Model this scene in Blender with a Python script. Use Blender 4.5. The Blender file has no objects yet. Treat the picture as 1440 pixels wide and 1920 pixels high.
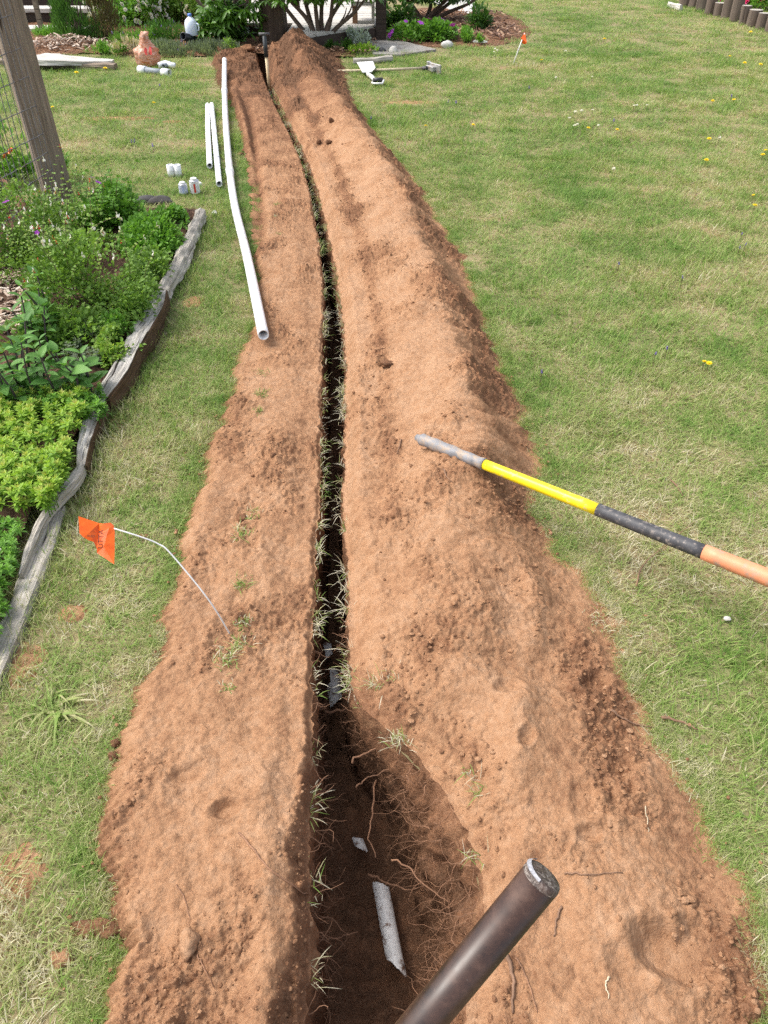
import bpy, bmesh, math
import numpy as np
from mathutils import Vector, Matrix, Quaternion
R = math.radians
rng = np.random.default_rng(7)
S = bpy.context.scene
C = S.collection

# ------------------------------------------------------------------ camera, sky, sun, exposure
CAM_H, PITCH, FOC = 1.7, R(39.5), 1445.0        # focal length in pixels of a 1440 x 1920 frame
cam = bpy.data.cameras.new('camera'); cam_o = bpy.data.objects.new('camera', cam); C.objects.link(cam_o)
cam.sensor_fit = 'VERTICAL'; cam.sensor_height = 36.0; cam.lens = 36.0*FOC/1920
cam.clip_start = 0.05; cam.clip_end = 500
cam_o.location = (0, 0, CAM_H); cam_o.rotation_euler = (R(90)-PITCH, 0, 0)
S.camera = cam_o
SUN = Vector((-0.62, 0.10, 0.90)).normalized()
w = bpy.data.worlds.new('World'); S.world = w; w.use_nodes = True
nt = w.node_tree; nt.nodes.clear()
sky = nt.nodes.new('ShaderNodeTexSky'); sky.sky_type = 'NISHITA'; sky.sun_disc = False
sky.sun_elevation = math.asin(SUN.z); sky.sun_rotation = math.atan2(SUN.x, SUN.y)
sky.air_density = 1.0; sky.dust_density = 4.0; sky.ozone_density = 0.6
bg = nt.nodes.new('ShaderNodeBackground'); bg.inputs[1].default_value = 0.15
wo = nt.nodes.new('ShaderNodeOutputWorld')
hs = nt.nodes.new('ShaderNodeHueSaturation'); hs.inputs['Saturation'].default_value = .5      # thin white cloud over the blue
nt.links.new(sky.outputs[0], hs.inputs['Color']); nt.links.new(hs.outputs[0], bg.inputs[0]); nt.links.new(bg.outputs[0], wo.inputs[0])
sl = bpy.data.lights.new('sun', 'SUN'); sl.energy = 1.2; sl.angle = R(28); sl.color = (1.0, 0.955, 0.88)
so = bpy.data.objects.new('sun', sl); C.objects.link(so); so.rotation_euler = SUN.to_track_quat('Z', 'Y').to_euler()
so.location = (-3, 0, 8)
S.view_settings.view_transform = 'Standard'; S.view_settings.look = 'None'
S.view_settings.exposure = 1.05; S.view_settings.gamma = 1.0; S.view_settings.use_curve_mapping = False
S.render.engine = 'CYCLES'
S.cycles.max_bounces = 5; S.cycles.diffuse_bounces = 3; S.cycles.transparent_max_bounces = 4
S.cycles.use_adaptive_sampling = True; S.cycles.adaptive_threshold = 0.012
S.cycles.use_denoising = False

# ------------------------------------------------------------------ helpers
def at(px, py, z=0.0):
    """ground point (height z) seen at a pixel of the 1440 x 1920 photograph"""
    a = (px-720)/FOC; b = -(py-960)/FOC
    d = Vector((a, math.cos(PITCH)+b*math.sin(PITCH), -math.sin(PITCH)+b*math.cos(PITCH)))
    t = (z-CAM_H)/d.z
    return Vector((d.x*t, d.y*t, z))
def at_depth(px, py, dep):
    a = (px-720)/FOC*dep; b = -(py-960)/FOC*dep
    return Vector((a, dep*math.cos(PITCH)+b*math.sin(PITCH), CAM_H-dep*math.sin(PITCH)+b*math.cos(PITCH)))
def at_y(px, py, y):
    a = (px-720)/FOC; b = -(py-960)/FOC
    d = Vector((a, math.cos(PITCH)+b*math.sin(PITCH), -math.sin(PITCH)+b*math.cos(PITCH)))
    t = y/d.y
    return Vector((d.x*t, y, CAM_H+d.z*t))
def row_y(py):
    return CAM_H/np.tan(PITCH+np.arctan((np.asarray(py, float)-960)/FOC))

_perm = np.random.default_rng(1).permutation(512)
_perm = np.concatenate([_perm, _perm])
_ga = np.random.default_rng(2).random(512)*2*np.pi
_gx, _gy = np.cos(_ga), np.sin(_ga)
def perlin(x, y, seed=0):
    x = np.asarray(x, float)+seed*17.31; y = np.asarray(y, float)-seed*9.77
    xi = np.floor(x).astype(int); yi = np.floor(y).astype(int); xf = x-xi; yf = y-yi
    u = xf*xf*xf*(xf*(xf*6-15)+10); v = yf*yf*yf*(yf*(yf*6-15)+10)
    def g(i, j, dx, dy):
        h = _perm[(_perm[(xi+i) & 511]+yi+j) & 511]
        return _gx[h]*dx+_gy[h]*dy
    a = g(0, 0, xf, yf); b = g(1, 0, xf-1, yf); c = g(0, 1, xf, yf-1); d = g(1, 1, xf-1, yf-1)
    return ((a+u*(b-a))*(1-v)+(c+u*(d-c))*v)*1.4
def fbm(x, y, seed=0, octv=4, gain=.5):
    s = 0; a = 1; f = 1
    for k in range(octv):
        s = s+a*perlin(x*f, y*f, seed+k*3); a *= gain; f *= 2.03
    return s
def lumps(x, y, cell, seed=0, dens=.6):
    """rounded clods: one per cell, random radius, max blend"""
    X = x/cell; Y = y/cell; xi = np.floor(X).astype(int); yi = np.floor(Y).astype(int); out = np.zeros_like(X)
    for i in (-1, 0, 1):
        for j in (-1, 0, 1):
            cx = xi+i; cy = yi+j
            h = _perm[(_perm[(cx+seed*7) & 511]+cy) & 511]
            rx = ((h*37) % 101)/101.; ry = ((h*59) % 97)/97.; rr = ((h*83) % 89)/89.; on = ((h*29) % 103)/103. < dens
            r = .25+.45*rr*rr
            d2 = ((X-cx-rx)**2+((Y-cy-ry)*(.8+.5*rx))**2)/(r*r)
            out = np.maximum(out, np.where(on, np.sqrt(np.clip(1-d2, 0, 1))*r, 0))
    return out
def sstep(a, b, x):
    t = np.clip((x-a)/(b-a), 0, 1); return t*t*(3-2*t)
def wob(P, k=3.0, seed=0, n=6):
    """smooth pseudo noise of 3-D points"""
    r = np.random.default_rng(seed); P = np.asarray(P, float); s = np.zeros(len(P))
    for i in range(n):
        s += np.sin(P@(r.normal(size=3)*k*(1+.5*i))+r.random()*6.28)/(1+.5*i)
    return s/2.2

class MB:
    def __init__(self): self.V = []; self.F = {3: [], 4: []}; self.A = {}; self.n = 0
    def add(self, V, F, **attr):
        V = np.asarray(V, float).reshape(-1, 3)
        for f in (F if isinstance(F, (list, tuple)) else [F]):
            f = np.asarray(f, int)
            if f.size: self.F[f.shape[1]].append(f+self.n)
        for k in set(self.A) | set(attr):
            self.A.setdefault(k, [np.zeros(self.n)] if self.n else [])
            v = attr.get(k, 0.0)
            self.A[k].append(np.broadcast_to(np.asarray(v, float), (len(V),)))
        self.V.append(V); self.n += len(V); return self
    def build(self, name, m, parent=None, smooth=False, **tags):
        V = np.concatenate(self.V) if self.V else np.zeros((0, 3))
        fs = [np.concatenate(self.F[k]) for k in (3, 4) if self.F[k]]
        me = bpy.data.meshes.new(name)
        me.vertices.add(len(V)); me.vertices.foreach_set('co', V.astype(np.float32).ravel())
        li = np.concatenate([f.ravel() for f in fs]).astype(np.int32)
        tot = np.concatenate([np.full(len(f), f.shape[1], np.int32) for f in fs])
        st = np.concatenate([[0], np.cumsum(tot)[:-1]]).astype(np.int32)
        me.loops.add(len(li)); me.loops.foreach_set('vertex_index', li)
        me.polygons.add(len(tot)); me.polygons.foreach_set('loop_start', st)
        me.update(calc_edges=True); me.validate()
        me.polygons.foreach_set('use_smooth', np.full(len(me.polygons), smooth))
        for k, a in self.A.items():
            at_ = me.attributes.new(k, 'FLOAT', 'POINT'); at_.data.foreach_set('value', np.concatenate(a).astype(np.float32))
        me.materials.append(m)
        o = bpy.data.objects.new(name, me); C.objects.link(o)
        if parent: o.parent = parent
        for k, v in tags.items(): o[k] = v
        return o
def thing(name, label, cat, loc=(0, 0, 0), rz=0.0, group=None):
    o = bpy.data.objects.new(name, None); C.objects.link(o); o.location = loc; o.rotation_euler = (0, 0, rz)
    o.empty_display_size = .1
    tag(o, label, cat, group); return o
def tag(o, label, cat=None, group=None, kind=None):
    o['label'] = label
    if cat: o['category'] = cat
    if group: o['group'] = group
    if kind: o['kind'] = kind
    return o
def dup(o, parent=None, name=None):
    c = o.copy(); C.objects.link(c)
    if parent: c.parent = parent
    return c
def dup_tree(o, loc=None, rz=None, label=None):
    r = dup(o)
    if loc is not None: r.location = loc
    if rz is not None: r.rotation_euler = (0, 0, rz)
    if label: r['label'] = label
    for ch in list(o.children): 
        c = dup(ch, r)
        for g in list(ch.children): dup(g, c)
    return r

def smooth_path(P, n):
    P = np.asarray([list(p) for p in P], float)
    if len(P) == 2: 
        t = np.linspace(0, 1, n)[:, None]; return P[0]*(1-t)+P[1]*t
    Q = np.vstack([2*P[0]-P[1], P, 2*P[-1]-P[-2]]); out = []
    for t in np.linspace(0, len(P)-1-1e-9, n):
        i = int(t); f = t-i; a, b, c, d = Q[i:i+4]
        out.append(.5*((2*b)+(-a+c)*f+(2*a-5*b+4*c-d)*f*f+(-a+3*b-3*c+d)*f**3))
    return np.array(out)
def frames(P):
    P = np.asarray(P, float); T = np.gradient(P, axis=0); T /= np.linalg.norm(T, axis=1)[:, None]+1e-12
    up = np.array([0, 0, 1.]) if abs(T[0, 2]) < .9 else np.array([1., 0, 0])
    A = np.cross(up, T[0]); A /= np.linalg.norm(A); N = [A]
    for t in T[1:]:
        a = N[-1]-t*(N[-1]@t); a /= np.linalg.norm(a)+1e-12; N.append(a)
    N = np.array(N); return T, N, np.cross(T, N)
def tube(P, r, n=8, caps=True):
    P = np.asarray([list(p) for p in P], float); T, N, B = frames(P); r = np.broadcast_to(np.asarray(r, float), (len(P),))
    a = np.linspace(0, 2*np.pi, n, endpoint=False)
    V = (P[:, None]+r[:, None, None]*(np.cos(a)[None, :, None]*N[:, None]+np.sin(a)[None, :, None]*B[:, None])).reshape(-1, 3)
    i = np.arange(len(P)-1)[:, None]*n; k = np.arange(n)[None]; k2 = (k+1) % n
    F = [np.stack([i+k, i+k2, i+n+k2, i+n+k], -1).reshape(-1, 4)]
    if caps:
        V = np.vstack([V, P[0], P[-1]]); m = len(V); kk = np.arange(n); k3 = (kk+1) % n; e = (len(P)-1)*n
        F.append(np.vstack([np.stack([k3, kk, np.full(n, m-2)], 1), np.stack([e+kk, e+k3, np.full(n, m-1)], 1)]))
    return V, F
def hollow(P, ro, ri, n=16):
    """pipe with a wall and open ends"""
    P = np.asarray([list(p) for p in P], float); a, fa = tube(P, ro, n, False); b, fb = tube(P, ri, n, False)
    V = np.vstack([a, b]); m = len(a); F = [fa[0], fb[0][:, ::-1]+m]; k = np.arange(n); k2 = (k+1) % n; e = (len(P)-1)*n
    F.append(np.stack([k2, k, k+m, k2+m], 1)); F.append(np.stack([e+k, e+k2, e+k2+m, e+k+m], 1))
    return V, F
def lathe(prof, n=24):
    prof = np.asarray(prof, float); a = np.linspace(0, 2*np.pi, n, endpoint=False)
    V = np.stack([prof[:, 0, None]*np.cos(a), prof[:, 0, None]*np.sin(a), np.repeat(prof[:, 1, None], n, 1)], -1).reshape(-1, 3)
    i = np.arange(len(prof)-1)[:, None]*n; k = np.arange(n)[None]; k2 = (k+1) % n
    return V, [np.stack([i+k, i+k2, i+n+k2, i+n+k], -1).reshape(-1, 4)]
def box(c, s, rz=0.0, bev=0.0):
    x, y, z = np.asarray(s, float)/2
    V = np.array([[i*x, j*y, k*z] for k in (-1, 1) for j in (-1, 1) for i in (-1, 1)], float)
    F = np.array([[0, 2, 3, 1], [4, 5, 7, 6], [0, 1, 5, 4], [2, 6, 7, 3], [0, 4, 6, 2], [1, 3, 7, 5]])
    if bev:
        V2 = []; idx = {}
        for q, v in enumerate(V):
            for ax in range(3):
                u = v.copy()
                for b_ in range(3):
                    if b_ != ax: u[b_] -= np.sign(u[b_])*bev
                idx[q, ax] = len(V2); V2.append(u)
        F2 = [[idx[q, (2, 2, 1, 1, 0, 0)[fi]] for q in f] for fi, f in enumerate(F)]
        for a_, b_ in ((0, 1), (2, 3), (4, 5), (6, 7)): F2.append([idx[a_, 1], idx[b_, 1], idx[b_, 2], idx[a_, 2]])
        for a_, b_ in ((0, 2), (1, 3), (4, 6), (5, 7)): F2.append([idx[a_, 0], idx[b_, 0], idx[b_, 2], idx[a_, 2]])
        for a_, b_ in ((0, 4), (1, 5), (2, 6), (3, 7)): F2.append([idx[a_, 0], idx[b_, 0], idx[b_, 1], idx[a_, 1]])
        T3 = [[idx[q, 0], idx[q, 1], idx[q, 2]] for q in range(8)]
        V = np.array(V2); Fs = [np.array(F2), np.array(T3)]
    else: Fs = [F]
    cz, sz = math.cos(rz), math.sin(rz); M = np.array([[cz, -sz, 0], [sz, cz, 0], [0, 0, 1]])
    return V@M.T+np.asarray(list(c), float), Fs
_ico = {}
def ico(sub):
    if sub not in _ico:
        bm = bmesh.new(); bmesh.ops.create_icosphere(bm, subdivisions=sub, radius=1)
        bm.verts.index_update()
        _ico[sub] = (np.array([v.co[:] for v in bm.verts]), np.array([[v.index for v in f.verts] for f in bm.faces])); bm.free()
    return _ico[sub]
def rock(c, s, seed=0, sub=3, rough=.25, k=2.0):
    V, F = ico(sub); d = 1+rough*wob(V, k, seed)+rough*.35*wob(V, k*3.5, seed+9)
    return V*d[:, None]*np.asarray(s, float)+np.asarray(list(c), float), [F]
def unit(v): 
    v = np.asarray(v, float); return v/(np.linalg.norm(v, axis=-1, keepdims=True)+1e-9)
def leaves(P, D, L, W, fold=.25, droop=.25, seed=0, Nrm=None):
    """leaf blades: base P, direction D, length L, half width W; 8 triangles-worth of a folded, drooping leaf"""
    r = np.random.default_rng(seed); P = np.asarray(P, float); n = len(P); D = unit(D); L = np.broadcast_to(L, (n,))[:, None]; W = np.broadcast_to(W, (n,))[:, None]
    up = Nrm if Nrm is not None else np.array([0, 0, 1.])+r.normal(size=(n, 3))*.35
    Sd = unit(np.cross(D, up)); N = unit(np.cross(Sd, D))
    m1 = P+D*L*.33-N*L*droop*.05; m2 = P+D*L*.68-N*L*droop*.3; tip = P+D*L*.97-N*L*droop*.7
    a1 = m1+Sd*W*.9+N*W*fold; b1 = m1-Sd*W*.9+N*W*fold; a2 = m2+Sd*W*.8+N*W*fold; b2 = m2-Sd*W*.8+N*W*fold
    V = np.stack([P, m1, m2, tip, a1, b1, a2, b2], 1).reshape(-1, 3); o = np.arange(n)[:, None]*8
    T = np.array([[0, 4, 1], [0, 1, 5], [2, 6, 3], [2, 3, 7]]); Q = np.array([[1, 4, 6, 2], [1, 2, 7, 5]])
    return V, [(o[:, None]+T[None]).reshape(-1, 3), (o[:, None]+Q[None]).reshape(-1, 4)]
def blades(P, az, lean, L, W, curl=.8, seg=3):
    """grass blades leaning by angle lean (0 upright) towards az, bending further over their length"""
    n = len(P); P = np.asarray(P, float); pts = [P]; c = P.copy(); ang = np.array(lean, float)
    for k in range(seg):
        st = np.stack([np.cos(az)*np.sin(ang), np.sin(az)*np.sin(ang), np.cos(ang)], 1)*(L/seg)[:, None]
        c = c+st; pts.append(c.copy()); ang = np.minimum(ang+curl*np.asarray(lean)*.35+.12, 1.9)
    sd = np.stack([-np.sin(az), np.cos(az), np.zeros(n)], 1)
    Vs = []
    for k in range(seg): 
        wk = (W*(1-.22*k))[:, None]; Vs += [pts[k]+sd*wk, pts[k]-sd*wk]
    Vs.append(pts[-1]); m = 2*seg+1
    V = np.stack(Vs, 1).reshape(-1, 3); o = np.arange(n)[:, None, None]*m
    Q = np.array([[2*k, 2*k+1, 2*k+3, 2*k+2] for k in range(seg-1)]); T = np.array([[2*seg-2, 2*seg-1, 2*seg]])
    h = np.tile(np.array([k/seg for k in range(seg) for _ in (0, 1)]+[1.]), n)
    return V, [(o+Q[None]).reshape(-1, 4), (o+T[None]).reshape(-1, 3)], h, m

# ------------------------------------------------------------------ materials
def newmat(name):
    m = bpy.data.materials.new(name); m.use_nodes = True; t = m.node_tree
    return m, t, t.nodes['Principled BSDF'], t.nodes['Material Output']
class NB:
    def __init__(s, t): s.t = t
    def n(s, ty, **kw):
        x = s.t.nodes.new(ty)
        for k, v in kw.items(): setattr(x, k, v)
        return x
    def link(s, a, b): s.t.links.new(a, b)
    def set(s, sock, v):
        if hasattr(v, 'is_linked') or hasattr(v, 'links'): s.link(v, sock)
        else: sock.default_value = v
    def pos(s, kind='Object'):
        if kind == 'World': return s.n('ShaderNodeNewGeometry').outputs['Position']
        return s.n('ShaderNodeTexCoord').outputs[kind]
    def noise(s, vec, scale, detail=4, rough=.55, dist=0.0):
        x = s.n('ShaderNodeTexNoise'); s.link(vec, x.inputs['Vector']); x.inputs['Scale'].default_value = scale
        x.inputs['Detail'].default_value = detail; x.inputs['Roughness'].default_value = rough; x.inputs['Distortion'].default_value = dist
        return x.outputs['Fac']
    def ramp(s, f, stops):
        x = s.n('ShaderNodeValToRGB'); s.link(f, x.inputs[0]); e = x.color_ramp.elements
        while len(e) < len(stops): e.new(.5)
        for q, (p, c) in zip(e, stops):
            q.position = p; q.color = (*c, 1) if len(c) == 3 else c
        return x.outputs[0]
    def mix(s, f, a, b, mode='MIX'):
        x = s.n('ShaderNodeMix', data_type='RGBA', blend_type=mode); s.set(x.inputs['Factor'], f)
        for k, v in ((6, a), (7, b)):
            if isinstance(v, tuple): v = (*v, 1) if len(v) == 3 else v
            s.set(x.inputs[k], v)
        return x.outputs[2]
    def math(s, op, a, b=0.0, clamp=False):
        x = s.n('ShaderNodeMath', operation=op, use_clamp=clamp); s.set(x.inputs[0], a); s.set(x.inputs[1], b); return x.outputs[0]
    def mapr(s, f, a, b, c=0.0, d=1.0):
        x = s.n('ShaderNodeMapRange'); s.link(f, x.inputs[0])
        for i, v in zip((1, 2, 3, 4), (a, b, c, d)): x.inputs[i].default_value = v
        return x.outputs[0]
    def attr(s, name): return s.n('ShaderNodeAttribute', attribute_name=name).outputs['Fac']
    def scalev(s, vec, sc):
        x = s.n('ShaderNodeMapping'); s.link(vec, x.inputs[0]); x.inputs['Scale'].default_value = sc; return x.outputs[0]
    def bump(s, h, strength, dist=.01, nrm=None):
        x = s.n('ShaderNodeBump'); s.link(h, x.inputs['Height']); x.inputs['Strength'].default_value = strength; x.inputs['Distance'].default_value = dist
        if nrm: s.link(nrm, x.inputs['Normal'])
        return x.outputs[0]

def plain(name, col, rough=.5, metal=0.0, var=.15, scale=30, bump=.0, dirt=None, dirt_amt=.5, dirt_scale=18, spec=.5):
    m, t, p, o = newmat(name); b = NB(t); v = b.pos('Object')
    f = b.noise(v, scale, 5)
    c = b.mix(b.mapr(f, .3, .7), tuple(x*(1-var) for x in col), tuple(min(1, x*(1+var)) for x in col))
    if dirt:
        d = b.noise(v, dirt_scale, 6, .65)
        c = b.mix(b.mapr(d, .62-.25*dirt_amt, .72-.2*dirt_amt), c, dirt)
    b.link(c, p.inputs['Base Color']); p.inputs['Roughness'].default_value = rough; p.inputs['Metallic'].default_value = metal
    p.inputs['Specular IOR Level'].default_value = spec
    if bump: b.link(b.bump(f, bump, .005), p.inputs['Normal'])
    return m
def leafmat(name, lo, hi, spec=.3, rough=.5, trans=.35, extra=None):
    """leaf colour from attribute 'lv' (per leaf) mixed with a slow noise, part of the light passes through"""
    m, t, p, o = newmat(name); b = NB(t)
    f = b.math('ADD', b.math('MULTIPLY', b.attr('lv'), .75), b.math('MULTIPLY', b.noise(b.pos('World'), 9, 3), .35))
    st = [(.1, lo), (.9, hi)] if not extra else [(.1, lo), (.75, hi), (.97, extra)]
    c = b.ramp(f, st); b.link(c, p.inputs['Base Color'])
    p.inputs['Roughness'].default_value = rough; p.inputs['Specular IOR Level'].default_value = spec
    tr = b.n('ShaderNodeBsdfTranslucent'); b.link(b.mix(1.0, c, (1.15, 1.2, .6), 'MULTIPLY'), tr.inputs[0])
    ms = b.n('ShaderNodeMixShader'); ms.inputs[0].default_value = trans
    b.link(p.outputs[0], ms.inputs[1]); b.link(tr.outputs[0], ms.inputs[2]); b.link(ms.outputs[0], o.inputs[0])
    return m
def woodmat(name, light, dark, crack=(.03, .025, .02), sc=1.0, rough=.8):
    """weathered wood: grain follows attributes gu (along, metres) and gw (around, metres)"""
    m, t, p, o = newmat(name); b = NB(t)
    cx = b.n('ShaderNodeCombineXYZ'); b.link(b.attr('gu'), cx.inputs[0]); b.link(b.attr('gw'), cx.inputs[1])
    ti = b.n('ShaderNodeObjectInfo'); b.link(b.math('MULTIPLY', ti.outputs['Random'], 5.0), cx.inputs[2])
    g = b.noise(b.scalev(cx.outputs[0], (4*sc, 130*sc, 3)), 1, 5, .6, .4)
    g2 = b.noise(b.scalev(cx.outputs[0], (2.2*sc, 55*sc, 3)), 1, 3, .5, .8)
    big = b.noise(cx.outputs[0], 7*sc, 3)
    c = b.mix(b.mapr(g, .3, .7), dark, light)
    c = b.mix(b.mapr(big, .45, .75, 0, .55), c, tuple(.5*(x+y) for x, y in zip(dark, (.16, .15, .12))))
    ck = b.mapr(g2, .30, .37, 1, 0)
    c = b.mix(ck, c, crack); b.link(c, p.inputs['Base Color']); p.inputs['Roughness'].default_value = rough
    p.inputs['Specular IOR Level'].default_value = .2
    hgt = b.math('SUBTRACT', b.math('MULTIPLY', g, .6), b.math('MULTIPLY', ck, .8))
    b.link(b.bump(hgt, .7, .006), p.inputs['Normal'])
    return m

def soil_mat():
    m, t, p, o = newmat('red_soil'); b = NB(t); v = b.pos('World')
    big = b.noise(v, 5.0, 5, .6); mid = b.noise(v, 38, 5, .62); fine = b.noise(v, 260, 3, .7); vf = b.noise(v, 95, 4, .65)
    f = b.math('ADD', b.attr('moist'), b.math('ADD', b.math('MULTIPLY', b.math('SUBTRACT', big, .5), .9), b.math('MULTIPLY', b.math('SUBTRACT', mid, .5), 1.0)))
    c = b.ramp(f, [(.0, (.385, .230, .136)), (.30, (.315, .168, .088)), (.62, (.175, .080, .040)), (1.0, (.070, .031, .016))])  # dark stops serve damp soil and the shade painted inside the trench
    c = b.mix(b.mapr(fine, .35, .7, 0, .32), c, (.41, .265, .170))
    c = b.mix(b.mapr(vf, .56, .74, 0, .5), c, (.15, .066, .032))
    b.link(c, p.inputs['Base Color']); p.inputs['Roughness'].default_value = .95; p.inputs['Specular IOR Level'].default_value = .08
    h = b.math('ADD', b.math('MULTIPLY', fine, .22), b.math('ADD', b.math('MULTIPLY', vf, .5), mid))
    b.link(b.bump(h, .72, .011), p.inputs['Normal'])
    return m
def grass_mat():
    m, t, p, o = newmat('lawn_grass'); b = NB(t); v = b.pos('World'); bc = b.attr('bc'); h = b.attr('h')
    n1 = b.noise(v, .55, 4, .55); n2 = b.noise(v, 2.6, 4, .6); n3 = b.noise(v, 17, 3, .6)
    dry = b.math('ADD', b.math('ADD', b.math('MULTIPLY', n1, .55), b.math('MULTIPLY', n2, .62)), b.math('MULTIPLY', b.math('SUBTRACT', n3, .5), .42))
    sp = b.n('ShaderNodeSeparateXYZ'); b.link(v, sp.inputs[0])
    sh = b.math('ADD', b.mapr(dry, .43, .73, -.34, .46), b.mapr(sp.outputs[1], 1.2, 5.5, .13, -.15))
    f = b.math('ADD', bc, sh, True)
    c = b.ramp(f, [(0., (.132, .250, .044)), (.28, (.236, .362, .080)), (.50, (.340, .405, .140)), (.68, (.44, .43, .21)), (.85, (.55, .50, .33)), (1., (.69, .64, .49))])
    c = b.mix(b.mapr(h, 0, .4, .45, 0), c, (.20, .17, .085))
    b.link(c, p.inputs['Base Color']); p.inputs['Roughness'].default_value = .55; p.inputs['Specular IOR Level'].default_value = .25
    tr = b.n('ShaderNodeBsdfTranslucent'); b.link(b.mix(1.0, c, (1.1, 1.15, .7), 'MULTIPLY'), tr.inputs[0])
    ms = b.n('ShaderNodeMixShader'); ms.inputs[0].default_value = .4
    b.link(p.outputs[0], ms.inputs[1]); b.link(tr.outputs[0], ms.inputs[2]); b.link(ms.outputs[0], o.inputs[0])
    return m
def ground_mat():
    m, t, p, o = newmat('lawn_ground'); b = NB(t); v = b.pos('World')
    n1 = b.noise(v, .55, 4, .55); n2 = b.noise(v, 2.6, 4, .6); n3 = b.noise(v, 30, 5, .6)
    d = b.math('ADD', b.math('MULTIPLY', n1, .55), b.math('MULTIPLY', n2, .62))
    f = b.math('ADD', d, b.math('MULTIPLY', b.math('SUBTRACT', n3, .5), .35))
    c = b.ramp(f, [(.40, (.16, .19, .07)), (.52, (.22, .20, .10)), (.66, (.28, .215, .125)), (.80, (.30, .18, .105))])
    b.link(c, p.inputs['Base Color']); p.inputs['Roughness'].default_value = .95; p.inputs['Specular IOR Level'].default_value = .1
    b.link(b.bump(n3, .6, .02), p.inputs['Normal'])
    return m
M = {}
M['soil'] = soil_mat(); M['grass'] = grass_mat(); M['ground'] = ground_mat()
M['pvc'] = plain('white_pvc', (.80, .81, .82), .32, var=.04, dirt=(.42, .30, .2), dirt_amt=.12, dirt_scale=9)
M['pvc_dirty'] = plain('muddy_pvc', (.74, .73, .70), .5, var=.10, dirt=(.16, .08, .045), dirt_amt=.36, dirt_scale=38)
M['timber'] = woodmat('weathered_timber', (.56, .52, .45), (.24, .215, .18))
M['timber_dark'] = woodmat('damp_timber_face', (.13, .085, .05), (.06, .038, .022))
M['post'] = woodmat('fence_post_wood', (.345, .28, .215), (.155, .118, .085), (.04, .03, .02), .8)
M['stick'] = woodmat('rusty_stick_wood', (.36, .19, .12), (.2, .1, .06))
M['deckwood'] = woodmat('grey_deck_wood', (.62, .59, .54), (.42, .39, .35), (.12, .1, .08), .6)
M['darkwood'] = woodmat('dark_stained_wood', (.075, .055, .045), (.04, .028, .022), (.015, .01, .01), .6)
M['bark'] = woodmat('tree_bark', (.12, .085, .06), (.05, .034, .025), (.015, .01, .008), .35)
M['plank'] = woodmat('raw_plank', (.30, .17, .105), (.19, .10, .06), (.06, .03, .02), .7)
M['root'] = plain('root', (.24, .125, .07), .85, var=.35, scale=20)
M['twig'] = plain('twig', (.22, .125, .075), .85, var=.3, scale=20)
M['straw'] = plain('straw', (.5, .42, .29), .8, var=.2, scale=20)
# ------------------------------------------------------------------ trench and spoil banks: outlines at ground level, per photograph row
_T = np.array([  # row, spoil left edge, left lip, right lip, spoil right edge
 (78, 440, 478, 500, 610), (95, 415, 480, 502, 632), (120, 398, 484, 504, 645), (145, 402, 493, 508, 652), (165, 412, 500, 513, 655), (200, 434, 516, 528, 674), (250, 452, 541, 553, 706),
 (300, 462, 563, 577, 748), (350, 468, 578, 594, 790), (400, 472, 588, 607, 818), (450, 474, 597, 618, 852), (500, 476, 603, 630, 880),
 (560, 476, 607, 638, 892), (620, 470, 606, 645, 915), (650, 448, 604, 647, 932), (720, 432, 603, 648, 962), (800, 405, 602, 647, 1000), (900, 366, 600, 645, 1014),
 (960, 354, 598, 643, 1012), (1000, 344, 595, 645, 1024), (1060, 334, 592, 652, 1082), (1120, 306, 590, 655, 1140), (1200, 300, 586, 656, 1162),
 (1300, 252, 584, 660, 1200), (1345, 236, 585, 695, 1215), (1400, 214, 585, 765, 1240), (1500, 172, 583, 848, 1322), (1600, 184, 582, 892, 1336),
 (1650, 190, 582, 906, 1392), (1700, 196, 582, 908, 1446), (1800, 196, 580, 893, 1452), (1920, 185, 575, 862, 1440)], float)
_ty = row_y(_T[:, 0])
def _wx(col): return np.array([at(p, r).x for p, r in zip(_T[:, col], _T[:, 0])])
_o = np.argsort(_ty); _tyS = _ty[_o]
TAB = {k: _wx(i)[_o] for i, k in ((1, 'EL'), (2, 'l'), (3, 'r'), (4, 'ER'))}
def edge(k, y):
    y = np.asarray(y, float); d = .06
    return sum(np.interp(y+q*d, _tyS, TAB[k]) for q in (-1, -.5, 0, .5, 1))/5
Y_END = float(row_y(84)); Y0 = -1.3
TREND = float(row_y(97))
def rag(y, seed, a=1.0):
    return a*(.030*perlin(y*5, y*0+.3, seed)+.026*perlin(y*14, y*0+.7, seed+1)+.016*perlin(y*41, y*0, seed+2)+.009*perlin(y*95, y*0, seed+3))
_rows = np.unique(np.concatenate([np.linspace(Y0, .40, 50), row_y(np.arange(2045, 400, -2.0)), np.arange(float(row_y(400)), Y_END, .022), [Y_END]]))
ny = len(_rows)
pyrow = 960+FOC*np.tan(np.arctan2(CAM_H, np.maximum(_rows, .01))-PITCH)   # photograph row of each mesh row
near = np.clip((_rows-1.0)/4, 0, 1)
EL = edge('EL', _rows)+rag(_rows, 11); ER = edge('ER', _rows)+rag(_rows, 21, 1.2)
_q = _rows*0
LL = edge('l', _rows)+.2*rag(_rows, 31, .9)+.007*perlin(_rows*24, _q, 131)+.006*perlin(_rows*60, _q, 132); RL = edge('r', _rows)+.2*rag(_rows, 41, .9)+.007*perlin(_rows*23, _q, 141)+.006*perlin(_rows*57, _q, 142)
fade = sstep(Y_END, Y_END-.9, _rows)
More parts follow.
